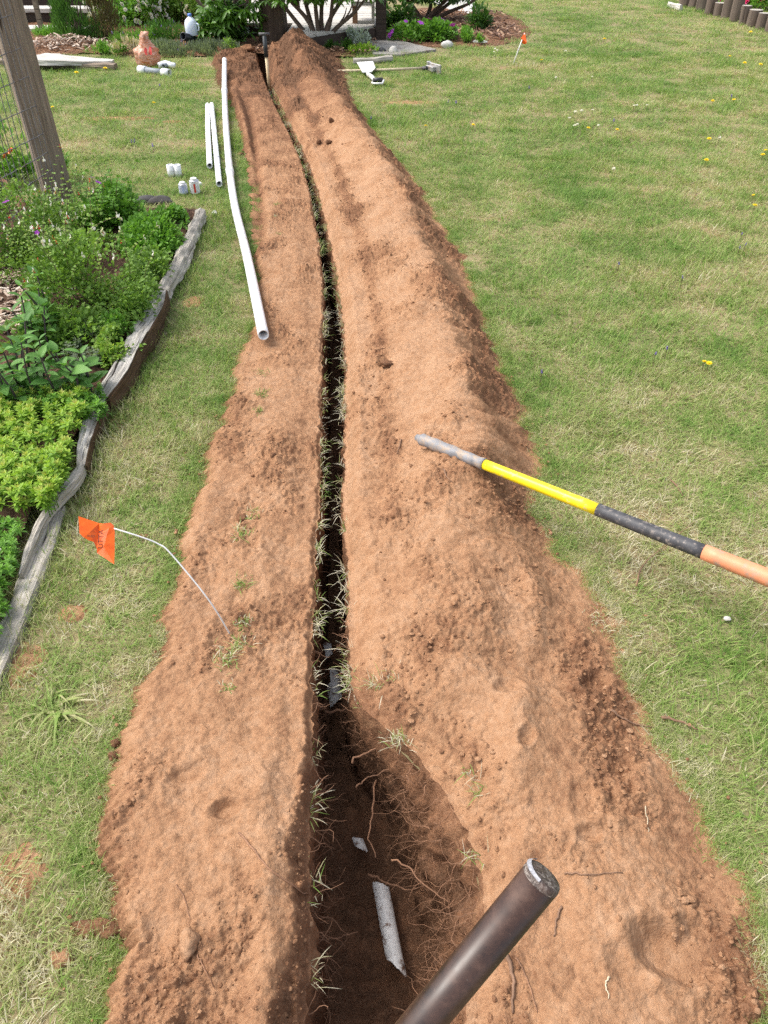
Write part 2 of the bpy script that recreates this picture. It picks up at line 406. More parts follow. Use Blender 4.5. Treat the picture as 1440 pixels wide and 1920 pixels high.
# --- left bank
hl = np.interp(_rows, row_y([1920, 1700, 1400, 1100, 800, 500, 300, 180, 120, 84])[[*range(10)]], [.085, .08, .05, .042, .04, .04, .045, .055, .06, .03])
hr = np.interp(_rows, row_y([1920, 1700, 1450, 1300, 1100, 900, 700, 450, 250, 180, 130, 100, 84]), [.05, .055, .075, .095, .14, .165, .17, .17, .17, .19, .27, .30, .2])
nl, nr, nw, nf, nwr = 150, 230, 18, 14, 26
def bank(xa, xb, n, prof, side):
    u = np.linspace(0, 1, n)[None]; X = xa[:, None]+(xb-xa)[:, None]*u; Y = np.repeat(_rows[:, None], n, 1)
    return u, X, Y
uL, XL, YL = bank(EL, LL, nl, None, 0)
lipw = (.972+.025*perlin(_rows*7, _rows*0, 58)+.012*perlin(_rows*19, _rows*0, 59)-.085*sstep(1.15, .75, _rows)+.02*perlin(_rows*6, _rows*0, 57)*sstep(1.6, .9, _rows))[:, None]
eL = sstep(0, .16, uL)*(1-.97*sstep(lipw, 1.0, uL))*(1-.55*sstep(.62, .96, uL)*sstep(.9, 1.5, YL)); faceL = sstep(lipw-.04, lipw+.06, uL)*sstep(1.7, 1.0, YL)
widL = (LL-EL)[:, None]; distE = uL*widL
envL = sstep(0, .07, distE)*sstep(0, .018, (1-uL)*widL)
crest = 1+.35*np.exp(-((uL-.80)/.08)**2)*sstep(1.8, 1.0, YL)
wpx, wpy = .012*fbm(XL*40, YL*40, 501, 2), .012*fbm(XL*40, YL*40, 502, 2)
ZL = hl[:, None]*eL*crest*(.9+.35*fbm(XL*2.2, YL*1.2, 3, 3))
crumL = np.clip(fbm(XL*3.5, YL*2.2, 9, 3)*1.5+.22+1.0*faceL+.8*sstep(8.2, 9.5, YL)+.3*sstep(.12, .0, distE), 0, 1.3)
ZL += envL*(.013*fbm(XL*6, YL*6, 5, 3)+(.0055+.008*np.clip(crumL, 0, 1))*np.abs(fbm(XL*19, YL*19, 6, 3))+(.0022+.0026*np.clip(crumL, 0, 1))*fbm(XL*60, YL*60, 8, 3))
ZL += sstep(0, .012, (1-uL)*widL)*faceL*(.028*fbm(XL*16, YL*11, 15, 3)+.010*np.abs(fbm(XL*45, YL*45, 16, 2)))
ZL += envL*crumL*(.5*lumps(XL+wpx, YL+wpy, .030, 1, .5)*.030+.8*lumps(XL+wpx*.5, YL+wpy*.5, .012, 2, .55)*.012+.35*lumps(XL+wpx*2, YL+wpy*2, .075, 3, .18)*.075)
ZL += envL*sstep(8.0, 9.5, YL)*(.35*lumps(XL+wpx*3, YL+wpy*3, .16, 13, .6)*.16+.4*lumps(XL+wpx*2, YL+wpy*2, .06, 16, .6)*.06)
# wheel rut along the far left bank and a small ridge beside it
ru = (XL-(np.interp(YL, row_y([470, 380, 300, 230, 180])[::-1]*0+np.sort(row_y([470, 380, 300, 230, 180])), [at(493, 470).x, at(488, 380).x, at(480, 300).x, at(470, 230).x, at(452, 180).x])))/.03
rut = np.exp(-ru**2)*sstep(row_y(480), row_y(440), YL)*(1-sstep(row_y(210), row_y(180), YL))
ZL -= rut*.035; ZL += np.exp(-((ru+2.2)/1.2)**2)*.02*sstep(row_y(480), row_y(440), YL)
# --- right bank
uR, XR, YR = bank(RL, ER, nr, None, 1)
nearR = sstep(2.3, 1.55, YR)
crestu = .62+.06*perlin(YR*1.3, YR*0, 77)-.32*sstep(8.6, 10.2, YR)
pR = .55*sstep(0, .10, uR)*sstep(0, .3, uR+.12)+.45*sstep(.15, .60, uR)
pR = (.42*sstep(0, .09, uR)+.58*sstep(.12, crestu, uR))*(1-sstep(crestu+.02, 1.0, uR)**.9)
pN = (.6*sstep(0, .12, uR)+.4*sstep(.1, .4, uR))*(1-sstep(.45, 1.0, uR)**.8)
ZR = hr[:, None]*(pR*(1-nearR)+pN*nearR)*(1+.28*fbm(XR*1.8, YR*1.1, 33, 3))
widR = (ER-RL)[:, None]; envR = sstep(0, .08, (1-uR)*widR)*sstep(0, .035, uR*widR)
flank = sstep(.60, .75, uR)*(1-.75*nearR)
farR = sstep(8.0, 9.4, YR)
wqx, wqy = .012*fbm(XR*40, YR*40, 503, 2), .012*fbm(XR*40, YR*40, 504, 2)
crumR = np.clip(fbm(XR*3.1, YR*2.1, 39, 3)*1.5+.12+.62*flank+.9*farR+.18*nearR, 0, 1.3)
line = np.exp(-((uR-.22-.03*perlin(YR*2, YR*0, 5))/.06)**2)*sstep(1.6, 2.4, YR)
crumR = np.clip(crumR+.8*line, 0, 1.4)
ZR += envR*(.018*fbm(XR*4.5, YR*4.5, 35, 3)+(.0045+.008*np.clip(crumR, 0, 1))*np.abs(fbm(XR*17, YR*17, 36, 3))+(.0022+.0026*np.clip(crumR, 0, 1))*fbm(XR*60, YR*60, 38, 3))
ZR += envR*crumR*(.5*lumps(XR+wqx, YR+wqy, .032, 4, .5)*.032+.8*lumps(XR+wqx*.5, YR+wqy*.5, .013, 5, .55)*.013+.35*lumps(XR+wqx*2, YR+wqy*2, .08, 6, .18)*.08)
ZR += envR*farR*(.5*lumps(XR+wqx*3, YR+wqy*3, .17, 14, .65)*.17+.5*lumps(XR+wqx*2, YR+wqy*2, .07, 15, .6)*.07)
ridge = np.exp(-((XR-np.interp(YR, np.sort(row_y([1150, 1300, 1450, 1700])), [at(p, q).x for p, q in ((960, 1700), (960, 1450), (985, 1300), (1000, 1150))]))/.045)**2)*sstep(.55, .8, YR)*sstep(1.9, 1.5, YR)
ZR += ridge*.035*envR*(.6+.8*perlin(YR*7, YR*0, 91))
def dent(X, Y, Z, px, py, rx, ry, rot, d, rim=.35):
    c = at(px, py, .06); a = R(rot); dx = X-c.x; dy = Y-c.y
    ex = (dx*math.cos(a)+dy*math.sin(a))/rx; ey = (-dx*math.sin(a)+dy*math.cos(a))/ry
    q = np.sqrt(ex*ex+ey*ey)+.06*perlin(X*25, Y*25, int(px))
    Z -= .75*d*(1-sstep(.45, 1.1, q)); Z += d*rim*.5*np.exp(-((q-1.2)/.2)**2)
for a_ in ((1265, 1775, .085, .055, -25, .045), (1330, 1750, .06, .04, -40, .034), (1120, 1265, .055, .035, 40, .032), (950, 1300, .04, .028, 10, .014), (1105, 1560, .03, .022, 0, .014), (1170, 1430, .05, .03, 70, .014),
           (985, 1395, .035, .02, 60, .018), (740, 925, .10, .06, 10, .010), (880, 1040, .07, .03, 20, .010), (790, 1240, .09, .05, 80, .010), (1095, 1500, .06, .035, 75, .014), (1185, 1800, .05, .045, 0, .012)):
    dent(XR, YR, ZR, *a_)
for a_ in ((425, 1520, .038, .026, 20, .024), (445, 1120, .035, .06, 0, .010), (520, 1170, .05, .05, 0, .008), (350, 1450, .05, .03, 30, .012), (470, 1000, .03, .07, 8, .008), (390, 1640, .05, .04, 0, .010)):
    dent(XL, YL, ZL, *a_)
for Z, env, E, W in ((ZL, envL, uL*widL, 1), (ZR, envR, (1-uR)*widR, 1)):
    np.maximum(Z, .004*sstep(0, .02, E)-.012*(1-sstep(0, .015, E)), out=Z)
ZL *= 1; 
ZL = ZL*fade[:, None]-.012*(1-fade[:, None]); ZR = ZR*fade[:, None]-.012*(1-fade[:, None])
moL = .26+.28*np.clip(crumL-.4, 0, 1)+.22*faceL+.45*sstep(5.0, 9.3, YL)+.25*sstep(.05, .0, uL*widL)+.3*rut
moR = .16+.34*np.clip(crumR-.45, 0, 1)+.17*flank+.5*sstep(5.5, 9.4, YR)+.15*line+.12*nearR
# --- trench walls and floor
open_ = sstep(TREND+.02, TREND-.12, _rows)          # depth closes at the far end wall
hole = sstep(row_y(1345), row_y(1500), _rows)       # the widened hole near the camera
zf = -(.40+.03*perlin(_rows*2.5, _rows*0, 51)+.03*hole)*open_
rf = RL-hole*(.085+.02*perlin(_rows*11, _rows*0, 53))-.012
def grid_faces(r, c):
    i = np.arange(r-1)[:, None]*c; k = np.arange(c-1)[None]
    return np.stack([i+k, i+k+1, i+c+k+1, i+c+k], -1).reshape(-1, 4)
tw = np.linspace(0, 1, nw)[None]
XW = LL[:, None]+.010*tw+.018*perlin(YL[:, :1]*9, tw*4, 61)*sstep(0, .15, tw)+.008*fbm(YL[:, :1]*40, tw*16, 62, 3)*sstep(0, .1, tw)
ZW = zf[:, None]*tw+ZL[:, -1:]*(1-tw)
tr_ = np.linspace(1, 0, nwr)[None]
prof = tr_**(1+.5*hole[:, None])
XV = RL[:, None]+(rf-RL)[:, None]*tr_**.8+hole[:, None]*(.034*fbm(_rows[:, None]*7, tr_*3.5, 73, 4)+.016*np.abs(fbm(_rows[:, None]*26, tr_*14, 74, 3)))*sstep(0, .1, tr_)+(.016*perlin(_rows[:, None]*9, tr_*4, 71)+.008*fbm(_rows[:, None]*40, tr_*16, 72, 3))*sstep(0, .12, tr_)
ZV = zf[:, None]*tr_+ZR[:, :1]*(1-tr_)
tf = np.linspace(0, 1, nf)[None]
XF = XW[:, -1:]+(XV[:, :1]-XW[:, -1:])*tf
YF = np.repeat(_rows[:, None], nf, 1)
ZF = zf[:, None]+open_[:, None]*np.sin(np.pi*tf)*(.035*fbm(XF*14, YF*9, 81, 4)-.01+.6*lumps(XF, YF, .05, 7, .5)*.05)
XT = np.concatenate([XW, XF[:, 1:-1], XV], 1); ZT = np.concatenate([ZW, ZF[:, 1:-1], ZV], 1); YT = np.repeat(_rows[:, None], XT.shape[1], 1)
YT = YT+0
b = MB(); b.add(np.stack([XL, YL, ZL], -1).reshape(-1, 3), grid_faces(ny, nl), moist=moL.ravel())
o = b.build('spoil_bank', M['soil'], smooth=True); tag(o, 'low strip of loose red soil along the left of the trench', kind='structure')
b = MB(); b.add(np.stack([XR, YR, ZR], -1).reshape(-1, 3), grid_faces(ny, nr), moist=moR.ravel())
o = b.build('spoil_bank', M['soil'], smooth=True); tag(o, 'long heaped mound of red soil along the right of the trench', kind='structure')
b = MB(); b.add(np.stack([XT, YT, ZT], -1).reshape(-1, 3), grid_faces(ny, XT.shape[1]), moist=(.60+.34*sstep(-.02, -.16, ZT)+.14*fbm(YT*6, ZT*12, 88, 3)).ravel())  # damp subsoil, plus the trench's shade painted in as darker colour with depth
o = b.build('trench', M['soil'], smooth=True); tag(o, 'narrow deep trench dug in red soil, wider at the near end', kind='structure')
def soil_z(x, y):
    i = int(np.clip(np.searchsorted(_rows, y), 0, ny-1))
    if XL[i, 0] <= x <= XL[i, -1]: return float(np.interp(x, XL[i], ZL[i]))
    if XR[i, 0] <= x <= XR[i, -1]: return float(np.interp(x, XR[i], ZR[i]))
    if XL[i, -1] < x < XR[i, 0]: return float(zf[i])
    return 0.0
def on_soil(x, y):
    """signed distance-like: >0 inside spoil or trench"""
    yy = np.clip(y, Y0, Y_END); l = np.interp(yy, _rows, EL); r = np.interp(yy, _rows, ER)
    d = np.minimum(x-l, r-x); return np.where((y > Y_END) | (y < Y0), -1.0, d)
def ground_pt(px, py):
    """point of the terrain (banks included) seen at a pixel"""
    z = 0.0
    for _ in range(12):
        p = at(px, py, z); z = .5*z+.5*soil_z(p.x, p.y)
    return Vector((p.x, p.y, soil_z(p.x, p.y)))

# ------------------------------------------------------------------ ground sheet (lawn soil), open where the trench runs
gy = np.unique(np.concatenate([[-60, -25, -12, -6, -3, -2], np.linspace(Y0, Y_END, 160), [12, 12.6, 13.5, 15, 17, 20, 26, 35, 50, 80, 120, 180]]))
gcl = np.clip(gy, Y0, Y_END)
el = edge('EL', gcl); er = edge('ER', gcl); ll = np.interp(gcl, _rows, LL); rl = np.interp(gcl, _rows, RL)
inT = (gy >= Y0) & (gy <= TREND)
mid = .5*(ll+rl); ll = np.where(inT, ll-.004, mid-.01); rl = np.where(inT, rl+.004, mid+.01)
g0 = np.array([-150, -60, -30, -18, -12, -9, -7, -5.5, -4.5, -3.5, -2.8, -2.2, -1.7, -1.3, -1.0, -.7, -.45, -.25, -.1])
GX = []; GZ = []
sunk = np.where(inT, -.04, 0.0)
for i in range(len(gy)):
    L = np.concatenate([el[i]+.03+g0, [el[i]+.05, el[i]+.11, ll[i]]]); Rr = np.concatenate([[rl[i], er[i]-.11, er[i]-.05], er[i]-.03-g0[::-1]])
    GX.append(np.concatenate([L, Rr])); GZ.append(np.concatenate([np.zeros(len(g0)+1), [sunk[i]]*4, np.zeros(len(g0)+1)]))
GX = np.array(GX); GZ = np.array(GZ); nc = GX.shape[1]; half = len(g0)+3
f = grid_faces(len(gy), nc).reshape(len(gy)-1, nc-1, 4)
keep = np.ones(f.shape[:2], bool); keep[:, half-1] = ~(inT[:-1] & inT[1:])
b = MB(); b.add(np.stack([GX, np.repeat(gy[:, None], nc, 1), GZ], -1).reshape(-1, 3), f[keep])
o = b.build('ground', M['ground']); tag(o, 'mown lawn ground on both sides of the trench', kind='structure')

# ------------------------------------------------------------------ grass: clumps of blades scattered over the lawn
clump_col = bpy.data.collections.new('grass_clumps')
NCL = 8
def make_clump(k, n=125, rad=.085):
    r = np.random.default_rng(100+k); a = r.random(n)*6.283; q = np.sqrt(r.random(n))*rad
    P = np.stack([q*np.cos(a), q*np.sin(a), np.full(n, -.004)], 1)
    az0 = r.random()*6.28
    az = az0+r.normal(size=n)*1.3; bc = np.clip(r.beta(2.2, 2.6, n), 0, 1)
    dry = r.random(n) < .13; bc = np.where(dry, .82+.18*r.random(n), bc*.78)
    lean = np.where(dry, 1.15+.4*r.random(n), .35+.75*r.random(n)); L = (.030+.042*r.random(n)**1.5)*np.where(dry, 1.25, 1)
    W = np.where(r.random(n) < .12, .0022, .0011)*(.8+.5*r.random(n))
    V, F, h, m = blades(P, az, lean, L, W)
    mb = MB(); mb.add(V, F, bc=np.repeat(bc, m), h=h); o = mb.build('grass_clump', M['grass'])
    C.objects.unlink(o); clump_col.objects.link(o)
for k in range(NCL): make_clump(k)

def scatter_nodes(name, coll):
    g = bpy.data.node_groups.new(name, 'GeometryNodeTree')
    g.interface.new_socket('Geometry', in_out='INPUT', socket_type='NodeSocketGeometry'); g.interface.new_socket('Geometry', in_out='OUTPUT', socket_type='NodeSocketGeometry')
    N = g.nodes; i = N.new('NodeGroupInput'); o = N.new('NodeGroupOutput'); ci = N.new('GeometryNodeCollectionInfo'); ci.inputs[0].default_value = coll
    ci.inputs['Separate Children'].default_value = True; ci.inputs['Reset Children'].default_value = True
    ip = N.new('GeometryNodeInstanceOnPoints'); ip.inputs['Pick Instance'].default_value = True
    def na(nm, ty): 
        x = N.new('GeometryNodeInputNamedAttribute'); x.data_type = ty; x.inputs[0].default_value = nm; return x.outputs[0]
    e = N.new('FunctionNodeEulerToRotation'); g.links.new(na('rot', 'FLOAT_VECTOR'), e.inputs[0]); g.links.new(e.outputs[0], ip.inputs['Rotation'])
    g.links.new(na('idx', 'INT'), ip.inputs['Instance Index']); g.links.new(na('scl', 'FLOAT_VECTOR'), ip.inputs['Scale'])
    g.links.new(i.outputs[0], ip.inputs['Points']); g.links.new(ci.outputs[0], ip.inputs['Instance']); g.links.new(ip.outputs[0], o.inputs[0])
    return g
def scatter(name, P, rot, scl, idx, coll):
    me = bpy.data.meshes.new(name); me.vertices.add(len(P)); me.vertices.foreach_set('co', np.asarray(P, np.float32).ravel())
    a = me.attributes.new('rot', 'FLOAT_VECTOR', 'POINT'); a.data.foreach_set('vector', np.asarray(rot, np.float32).ravel())
    a = me.attributes.new('scl', 'FLOAT_VECTOR', 'POINT'); a.data.foreach_set('vector', np.asarray(scl, np.float32).ravel())
    a = me.attributes.new('idx', 'INT', 'POINT'); a.data.foreach_set('value', np.asarray(idx, np.int32))
    ob = bpy.data.objects.new(name, me); C.objects.link(ob); md = ob.modifiers.new('scatter', 'NODES'); md.node_group = scatter_nodes(name, coll)
    return ob
def pix(P):
    """photograph pixel of world points"""
    X = P[:, 0]; Y = P[:, 1]; Z = P[:, 2]-CAM_H
    dep = Y*math.cos(PITCH)-Z*math.sin(PITCH); up = Y*math.sin(PITCH)+Z*math.cos(PITCH)
    return 720+FOC*X/dep, 960-FOC*up/dep
TIMBER_X = -1.19
# garden bed, paving and other places without lawn: (x0, x1, y0, y1)
def no_grass(x, y):
    bed = (x < TIMBER_X-.03+.03*np.sin(y*2)) & (y < 5.12+.10*np.sin(x*5))
    back = (y > 10.75+.12*np.sin(x*3)) & (x < -.55)
    slab = (y > 10.95+.0*x) & (x > -.6) & (x < .75) & (y > 10.95+(x-.1)*.0)
    mulch = ((x-.95)/1.15)**2+((y-13.4)/1.9)**2 < 1
    return bed | back | slab | mulch
pts = []
for (ya, yb, sp, sc) in ((.25, 3.2, .072, 1.0), (3.2, 6.5, .095, 1.15), (6.5, 11, .14, 1.5), (11, 26, .24, 2.2)):
    gx, gyy = np.meshgrid(np.arange(-.75*yb-1.2, .75*yb+1.2, sp), np.arange(ya, yb, sp)); x = gx.ravel(); y = gyy.ravel()
    x = x+rng.uniform(-.5, .5, len(x))*sp; y = y+rng.uniform(-.5, .5, len(x))*sp
    k = np.abs(x) < .62*y+1.1; pts.append(np.stack([x[k], y[k], np.full(k.sum(), sc)], 1))
pts = np.concatenate(pts); x, y, sc = pts.T
ins = on_soil(x, y); n2 = fbm(x*1.3, y*1.3, 201, 4); thin = sstep(.45, .95, n2)
BARE = [(215, 222, .40, .09), (330, 228, .15, .06), (362, 566, .06, .08), (216, 792, .045, .07), (25, 1250, .10, .10), (135, 1150, .05, .04), (770, 192, .35, .08), (30, 1640, .07, .07), (1150, 1170, .06, .03)]
bare = np.zeros(len(x))
for bx, by, ra, rb in BARE:
    q_ = at(bx, by); bare = np.maximum(bare, np.exp(-(((x-q_.x)/ra)**2+((y-q_.y)/rb)**2)**2*1.2))
keep = (ins < -.005-.02*rng.random(len(x))) & ~no_grass(x, y) & (rng.random(len(x)) > np.maximum(.3*thin, .72*bare))
x, y, sc, n2 = x[keep], y[keep], sc[keep], n2[keep]
ye = np.concatenate([.35+8.5*rng.random(550)**1.8 for _ in (0, 1)]); sd_ = np.repeat([0, 1], 550); off_ = .07*rng.random(1100)-.022
xe = np.where(sd_ == 0, np.interp(ye, _rows, EL)-off_, np.interp(ye, _rows, ER)+off_)
x = np.concatenate([x, xe]); y = np.concatenate([y, ye]); sc = np.concatenate([sc, .45+.4*rng.random(1100)]); n2 = np.concatenate([n2, np.zeros(1100)])
hgt = np.clip(.95-.25*n2+.25*fbm(x*.8, y*.8, 207, 3)+.35*fbm(x*5, y*5, 208, 2), .5, 1.7)
nearT = np.exp(-((x-TIMBER_X-.12)/.12)**2)*(y < 5.3); hgt = hgt*(1+.5*nearT)
edge_s = np.where(on_soil(x, y) > -.06, .75, 1.0)
n = len(x); print('grass instances', n)
scl = np.stack([sc*edge_s, sc*edge_s, hgt*np.minimum(np.sqrt(sc), 1.3)*edge_s], 1)
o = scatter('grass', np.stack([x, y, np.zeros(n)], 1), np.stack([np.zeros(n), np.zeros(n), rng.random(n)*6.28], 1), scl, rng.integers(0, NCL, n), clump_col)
for bx, by, ra, rb in BARE:
    q_ = at(bx, by); r2 = np.linspace(0, 1, 7)[:, None]; a2 = np.linspace(0, 2*np.pi, 40, endpoint=False)[None]
    rr2 = r2*(1+.3*perlin(np.cos(a2)*2+bx, np.sin(a2)*2, 5)+.15*perlin(np.cos(a2)*6+bx, np.sin(a2)*6, 6)); X2 = q_.x+ra*rr2*np.cos(a2); Y2 = q_.y+rb*rr2*np.sin(a2); Z2 = .007*(1-r2**3)+.005*fbm(X2*20, Y2*20, 9, 3)*(1-r2)-.002
    i2 = np.arange(6)[:, None]*40; k2_ = np.arange(40)[None]; b = MB(); b.add(np.stack([X2, Y2, Z2+0*a2], -1).reshape(-1, 3), np.stack([i2+k2_, i2+40+k2_, i2+40+(k2_+1) % 40, i2+(k2_+1) % 40], -1).reshape(-1, 4), moist=.25)
    tag(b.build('bare_ground', M['soil'], smooth=True), 'bare patch of red soil showing in the lawn', kind='structure')
tag(o, 'short mown grass of the lawn, patchy green and straw coloured', kind='stuff')
# ------------------------------------------------------------------ grass along the trench lips, tufts growing through the soil
def wisps(mb, pts, az, n_each, L, lean, dryp, spread=.02, seed=0, w=.0011):
    r = np.random.default_rng(seed); P = np.repeat(np.asarray(pts, float), n_each, 0); n = len(P)
    P = P+np.stack([r.normal(size=n)*spread, r.normal(size=n)*spread, np.zeros(n)], 1)
    a = np.repeat(np.asarray(az, float), n_each)+r.normal(size=n)*1.25
    dry = r.random(n) < dryp; bc = np.where(dry, .80+.2*r.random(n), .05+.45*r.random(n))
    V, F, h, m = blades(P, a, lean[0]+(lean[1]-lean[0])*r.random(n), (L[0]+(L[1]-L[0])*r.random(n)**1.6), w*(.7+.7*r.random(n)))
    mb.add(V, F, bc=np.repeat(bc, m), h=h)
mb = MB(); r_ = np.random.default_rng(5)
yy = r_.uniform(.2, 9.0, 440); cl = fbm(yy*4.1, yy*0, 301, 3); yy = yy[(cl > .05) | (r_.random(440) < .22)]
xl = np.interp(yy, _rows, LL); xr = np.interp(yy, _rows, RL)
wisps(mb, np.stack([xl+.004, yy, np.full(len(yy), -.006)], 1), np.zeros(len(yy)), 8, (.010, .058), (.3, 1.6), .62, .010, 1)
yy = r_.uniform(1.25, 9.0, 400); cl = fbm(yy*4.3, yy*0, 305, 3); yy = yy[(cl > .05) | (r_.random(400) < .2)]
xr = np.interp(yy, _rows, RL)
wisps(mb, np.stack([xr-.003, yy, np.full(len(yy), -.006)], 1), np.full(len(yy), np.pi), 8, (.010, .065), (.3, 1.6), .7, .010, 2)
# along the rim of the near hole and single tufts hanging in
ph = [(700, 1285), (712, 1290), (735, 1380), (745, 1400), (755, 1390), (760, 1420), (885, 1590), (895, 1610), (870, 1560)]
P = np.array([list(ground_pt(*q)) for q in ph]); wisps(mb, P, np.full(len(P), 2.6), 16, (.02, .06), (.4, 1.3), .6, .012, 3)
o = mb.build('trench_edge_grass', M['grass']); tag(o, 'ragged grass blades hanging over both edges of the trench', kind='stuff')
mb = MB()
for k, (px, py, s) in enumerate([(492, 700, 1), (490, 738, 1), (484, 770, .8), (478, 960, .8), (452, 998, 1.1), (455, 1092, 1.0), (456, 1165, .8), (430, 1225, 1.4), (448, 1205, 1), (418, 1240, 1), (470, 975, .6), (520, 385, .8), (515, 405, .8), (522, 440, .7), (1130, 1140, 1.3), (1115, 1165, 1.0), (425, 1290, .6)]):
    p = ground_pt(px, py); q = np.tile(np.array([list(p)]), (6, 1)); q[:, 2] -= .004
    wisps(mb, q, rng.random(6)*6.28, 9, (.015*s, .042*s), (.3, 1.2), .22, .016*s, 40+k, .0014)
o = mb.build('grass_tufts', M['grass']); tag(o, 'small green tufts pushing up through the spread soil', kind='stuff')

# ------------------------------------------------------------------ crumbs of soil, roots
mb = MB(); V0, F0 = ico(1); r_ = np.random.default_rng(11)
def crumbs(X, Y, Z, wgt, n, lo, hi, seed):
    r = np.random.default_rng(seed); p = np.clip(wgt, 0, None).ravel(); p = p/p.sum(); id_ = r.choice(len(p), n, p=p)
    s = lo*(hi/lo)**(r.random(n)**2.4); c = np.stack([X.ravel()[id_], Y.ravel()[id_], Z.ravel()[id_]+s*.35], 1)
    for k in range(6):
        q = np.arange(k, n, 6); dv = 1+.42*wob(V0, 3.2, 900+k); Vk = V0*dv[:, None]
        a = r.random(len(q))*6.28; ca, sa = np.cos(a), np.sin(a); st = .7+.6*r.random((len(q), 3))
        W_ = Vk[None]*st[:, None]*s[q][:, None, None]; W_ = np.stack([W_[..., 0]*ca[:, None]-W_[..., 1]*sa[:, None], W_[..., 0]*sa[:, None]+W_[..., 1]*ca[:, None], W_[..., 2]*.62], -1)+c[q][:, None]
        mb.add(W_.reshape(-1, 3), (np.arange(len(q))[:, None, None]*len(V0)+F0[None]).reshape(-1, 3), moist=np.repeat(.2+.35*r.random(len(q)), len(V0)))
dyL = np.gradient(_rows)[:, None]*widL; dyR = np.gradient(_rows)[:, None]*widR
crumbs(XL, YL, ZL, dyL*np.clip(crumL-.1, 0, 2)*envL*(YL > .2)/(.3+YL), 4200, .0014, .006, 1)
crumbs(XR, YR, ZR, dyR*np.clip(crumR-.1, 0, 2)*envR*(YR > .2)/(.3+YR), 7000, .0014, .008, 2)
# a few crumbs thrown over the grass beside the banks
x = np.concatenate([np.interp(q, _rows, ER)+.12*r_.random(260)**2 for q in [r_.uniform(.4, 3, 260)]]); 
yq = r_.uniform(.4, 3, 260); xq = np.interp(yq, _rows, ER)+.10*r_.random(260)**2
xq2 = np.interp(yq, _rows, EL)-.08*r_.random(260)**2
for XX in (xq, xq2): crumbs(XX, yq, np.full(260, .012), np.ones(260), 150, .0018, .0065, 5)
o = mb.build('soil_crumbs', M['soil'], smooth=False); tag(o, 'small crumbs of red soil strewn over the banks', kind='stuff')

mb = MB()
def root(p0, d, L, r0, seed, wig=.35, grav=.3, n=7):
    r = np.random.default_rng(seed); P = [np.array(p0, float)]; d = unit(np.array(d, float))
    for k in range(n-1):
        d = unit(d+r.normal(size=3)*wig+np.array([0, 0, -grav*.15])); P.append(P[-1]+d*L/(n-1))
    return tube(P, np.linspace(r0, r0*.35, n), 4, False)
r_ = np.random.default_rng(21)
for k in range(1000):                                   # fine roots out of the walls
    y = r_.uniform(.35, 1.6) if k < 700 else r_.uniform(1.6, 5.5); i = int(np.searchsorted(_rows, y)); left = r_.random() < (.35 if y < 1.5 else .5); t = r_.random()**1.1*.8+.03
    if left: j = int(t*(nw-1)); p = (XW[i, j], y, ZW[i, j]); d = (1, r_.normal()*.5, r_.normal()*.4)
    else: j = nwr-1-int(t*(nwr-1)); p = (XV[i, j], y, ZV[i, j]); d = (-1, r_.normal()*.8, r_.normal()*.5)
    wide = hole[i] > .3
    mb.add(*root(p, d, r_.uniform(.02, .10 if wide else .06)*(1.3 if (wide and not left) else 1), r_.uniform(.0005, .0015), k))
o = mb.build('fine_roots', M['root']); tag(o, 'tangle of fine roots sticking out of the trench walls', kind='stuff')
def single(name, V, F, m, label, cat, group=None, smooth=True, **at_):
    b_ = MB(); b_.add(V, F, **at_); o_ = b_.build(name, m, smooth=smooth); return tag(o_, label, cat, group)
def lie(pxs, dz=.004, n=14, wig=.003, seed=0):
    """path over the terrain through photograph pixels"""
    P = smooth_path([ground_pt(*q) for q in pxs], n); r = np.random.default_rng(seed)
    P[:, 2] = [soil_z(a[0], a[1])+dz for a in P]; P[:, :2] += r.normal(size=(n, 2))*wig
    P[1:-1, 2] = .25*P[:-2, 2]+.5*P[1:-1, 2]+.25*P[2:, 2]+.002
    return P
def in_hole(pxs, z): return [at(px, py, z) for px, py in pxs]
for k, (pxs, z, rr, lab) in enumerate([
    ([(690, 1640), (720, 1650), (760, 1668), (800, 1660)], -.33, .0035, 'thick brown root crossing the hole above the broken white pipe'),
    ([(705, 1465), (700, 1510), (695, 1560), (700, 1610)], -.22, .003, 'long brown root hanging down the far side of the hole'),
    ([(660, 1430), (700, 1405), (730, 1395)], -.12, .0035, 'short stout root at the far end of the near hole'),
    ([(580, 1755), (625, 1760), (670, 1748)], -.30, .003, 'straight root jutting from the left wall of the hole'),
    ([(610, 1335), (650, 1330), (690, 1318)], -.2, .005, 'thick root bridging the trench beyond the near hole'),
    ([(735, 1610), (770, 1630), (810, 1670), (845, 1690)], -.2, .0028, 'curved root running down the right wall of the hole'),
    ([(665, 1480), (690, 1460), (740, 1440)], -.14, .0025, 'pale root slanting across the upper hole')]):
    P = smooth_path(in_hole(pxs, z), 12); P += np.random.default_rng(k).normal(size=P.shape)*.003
    single('root', *tube(P, np.linspace(rr, rr*.5, 12), 6), M['root'], lab, 'root', 'roots exposed in the trench')
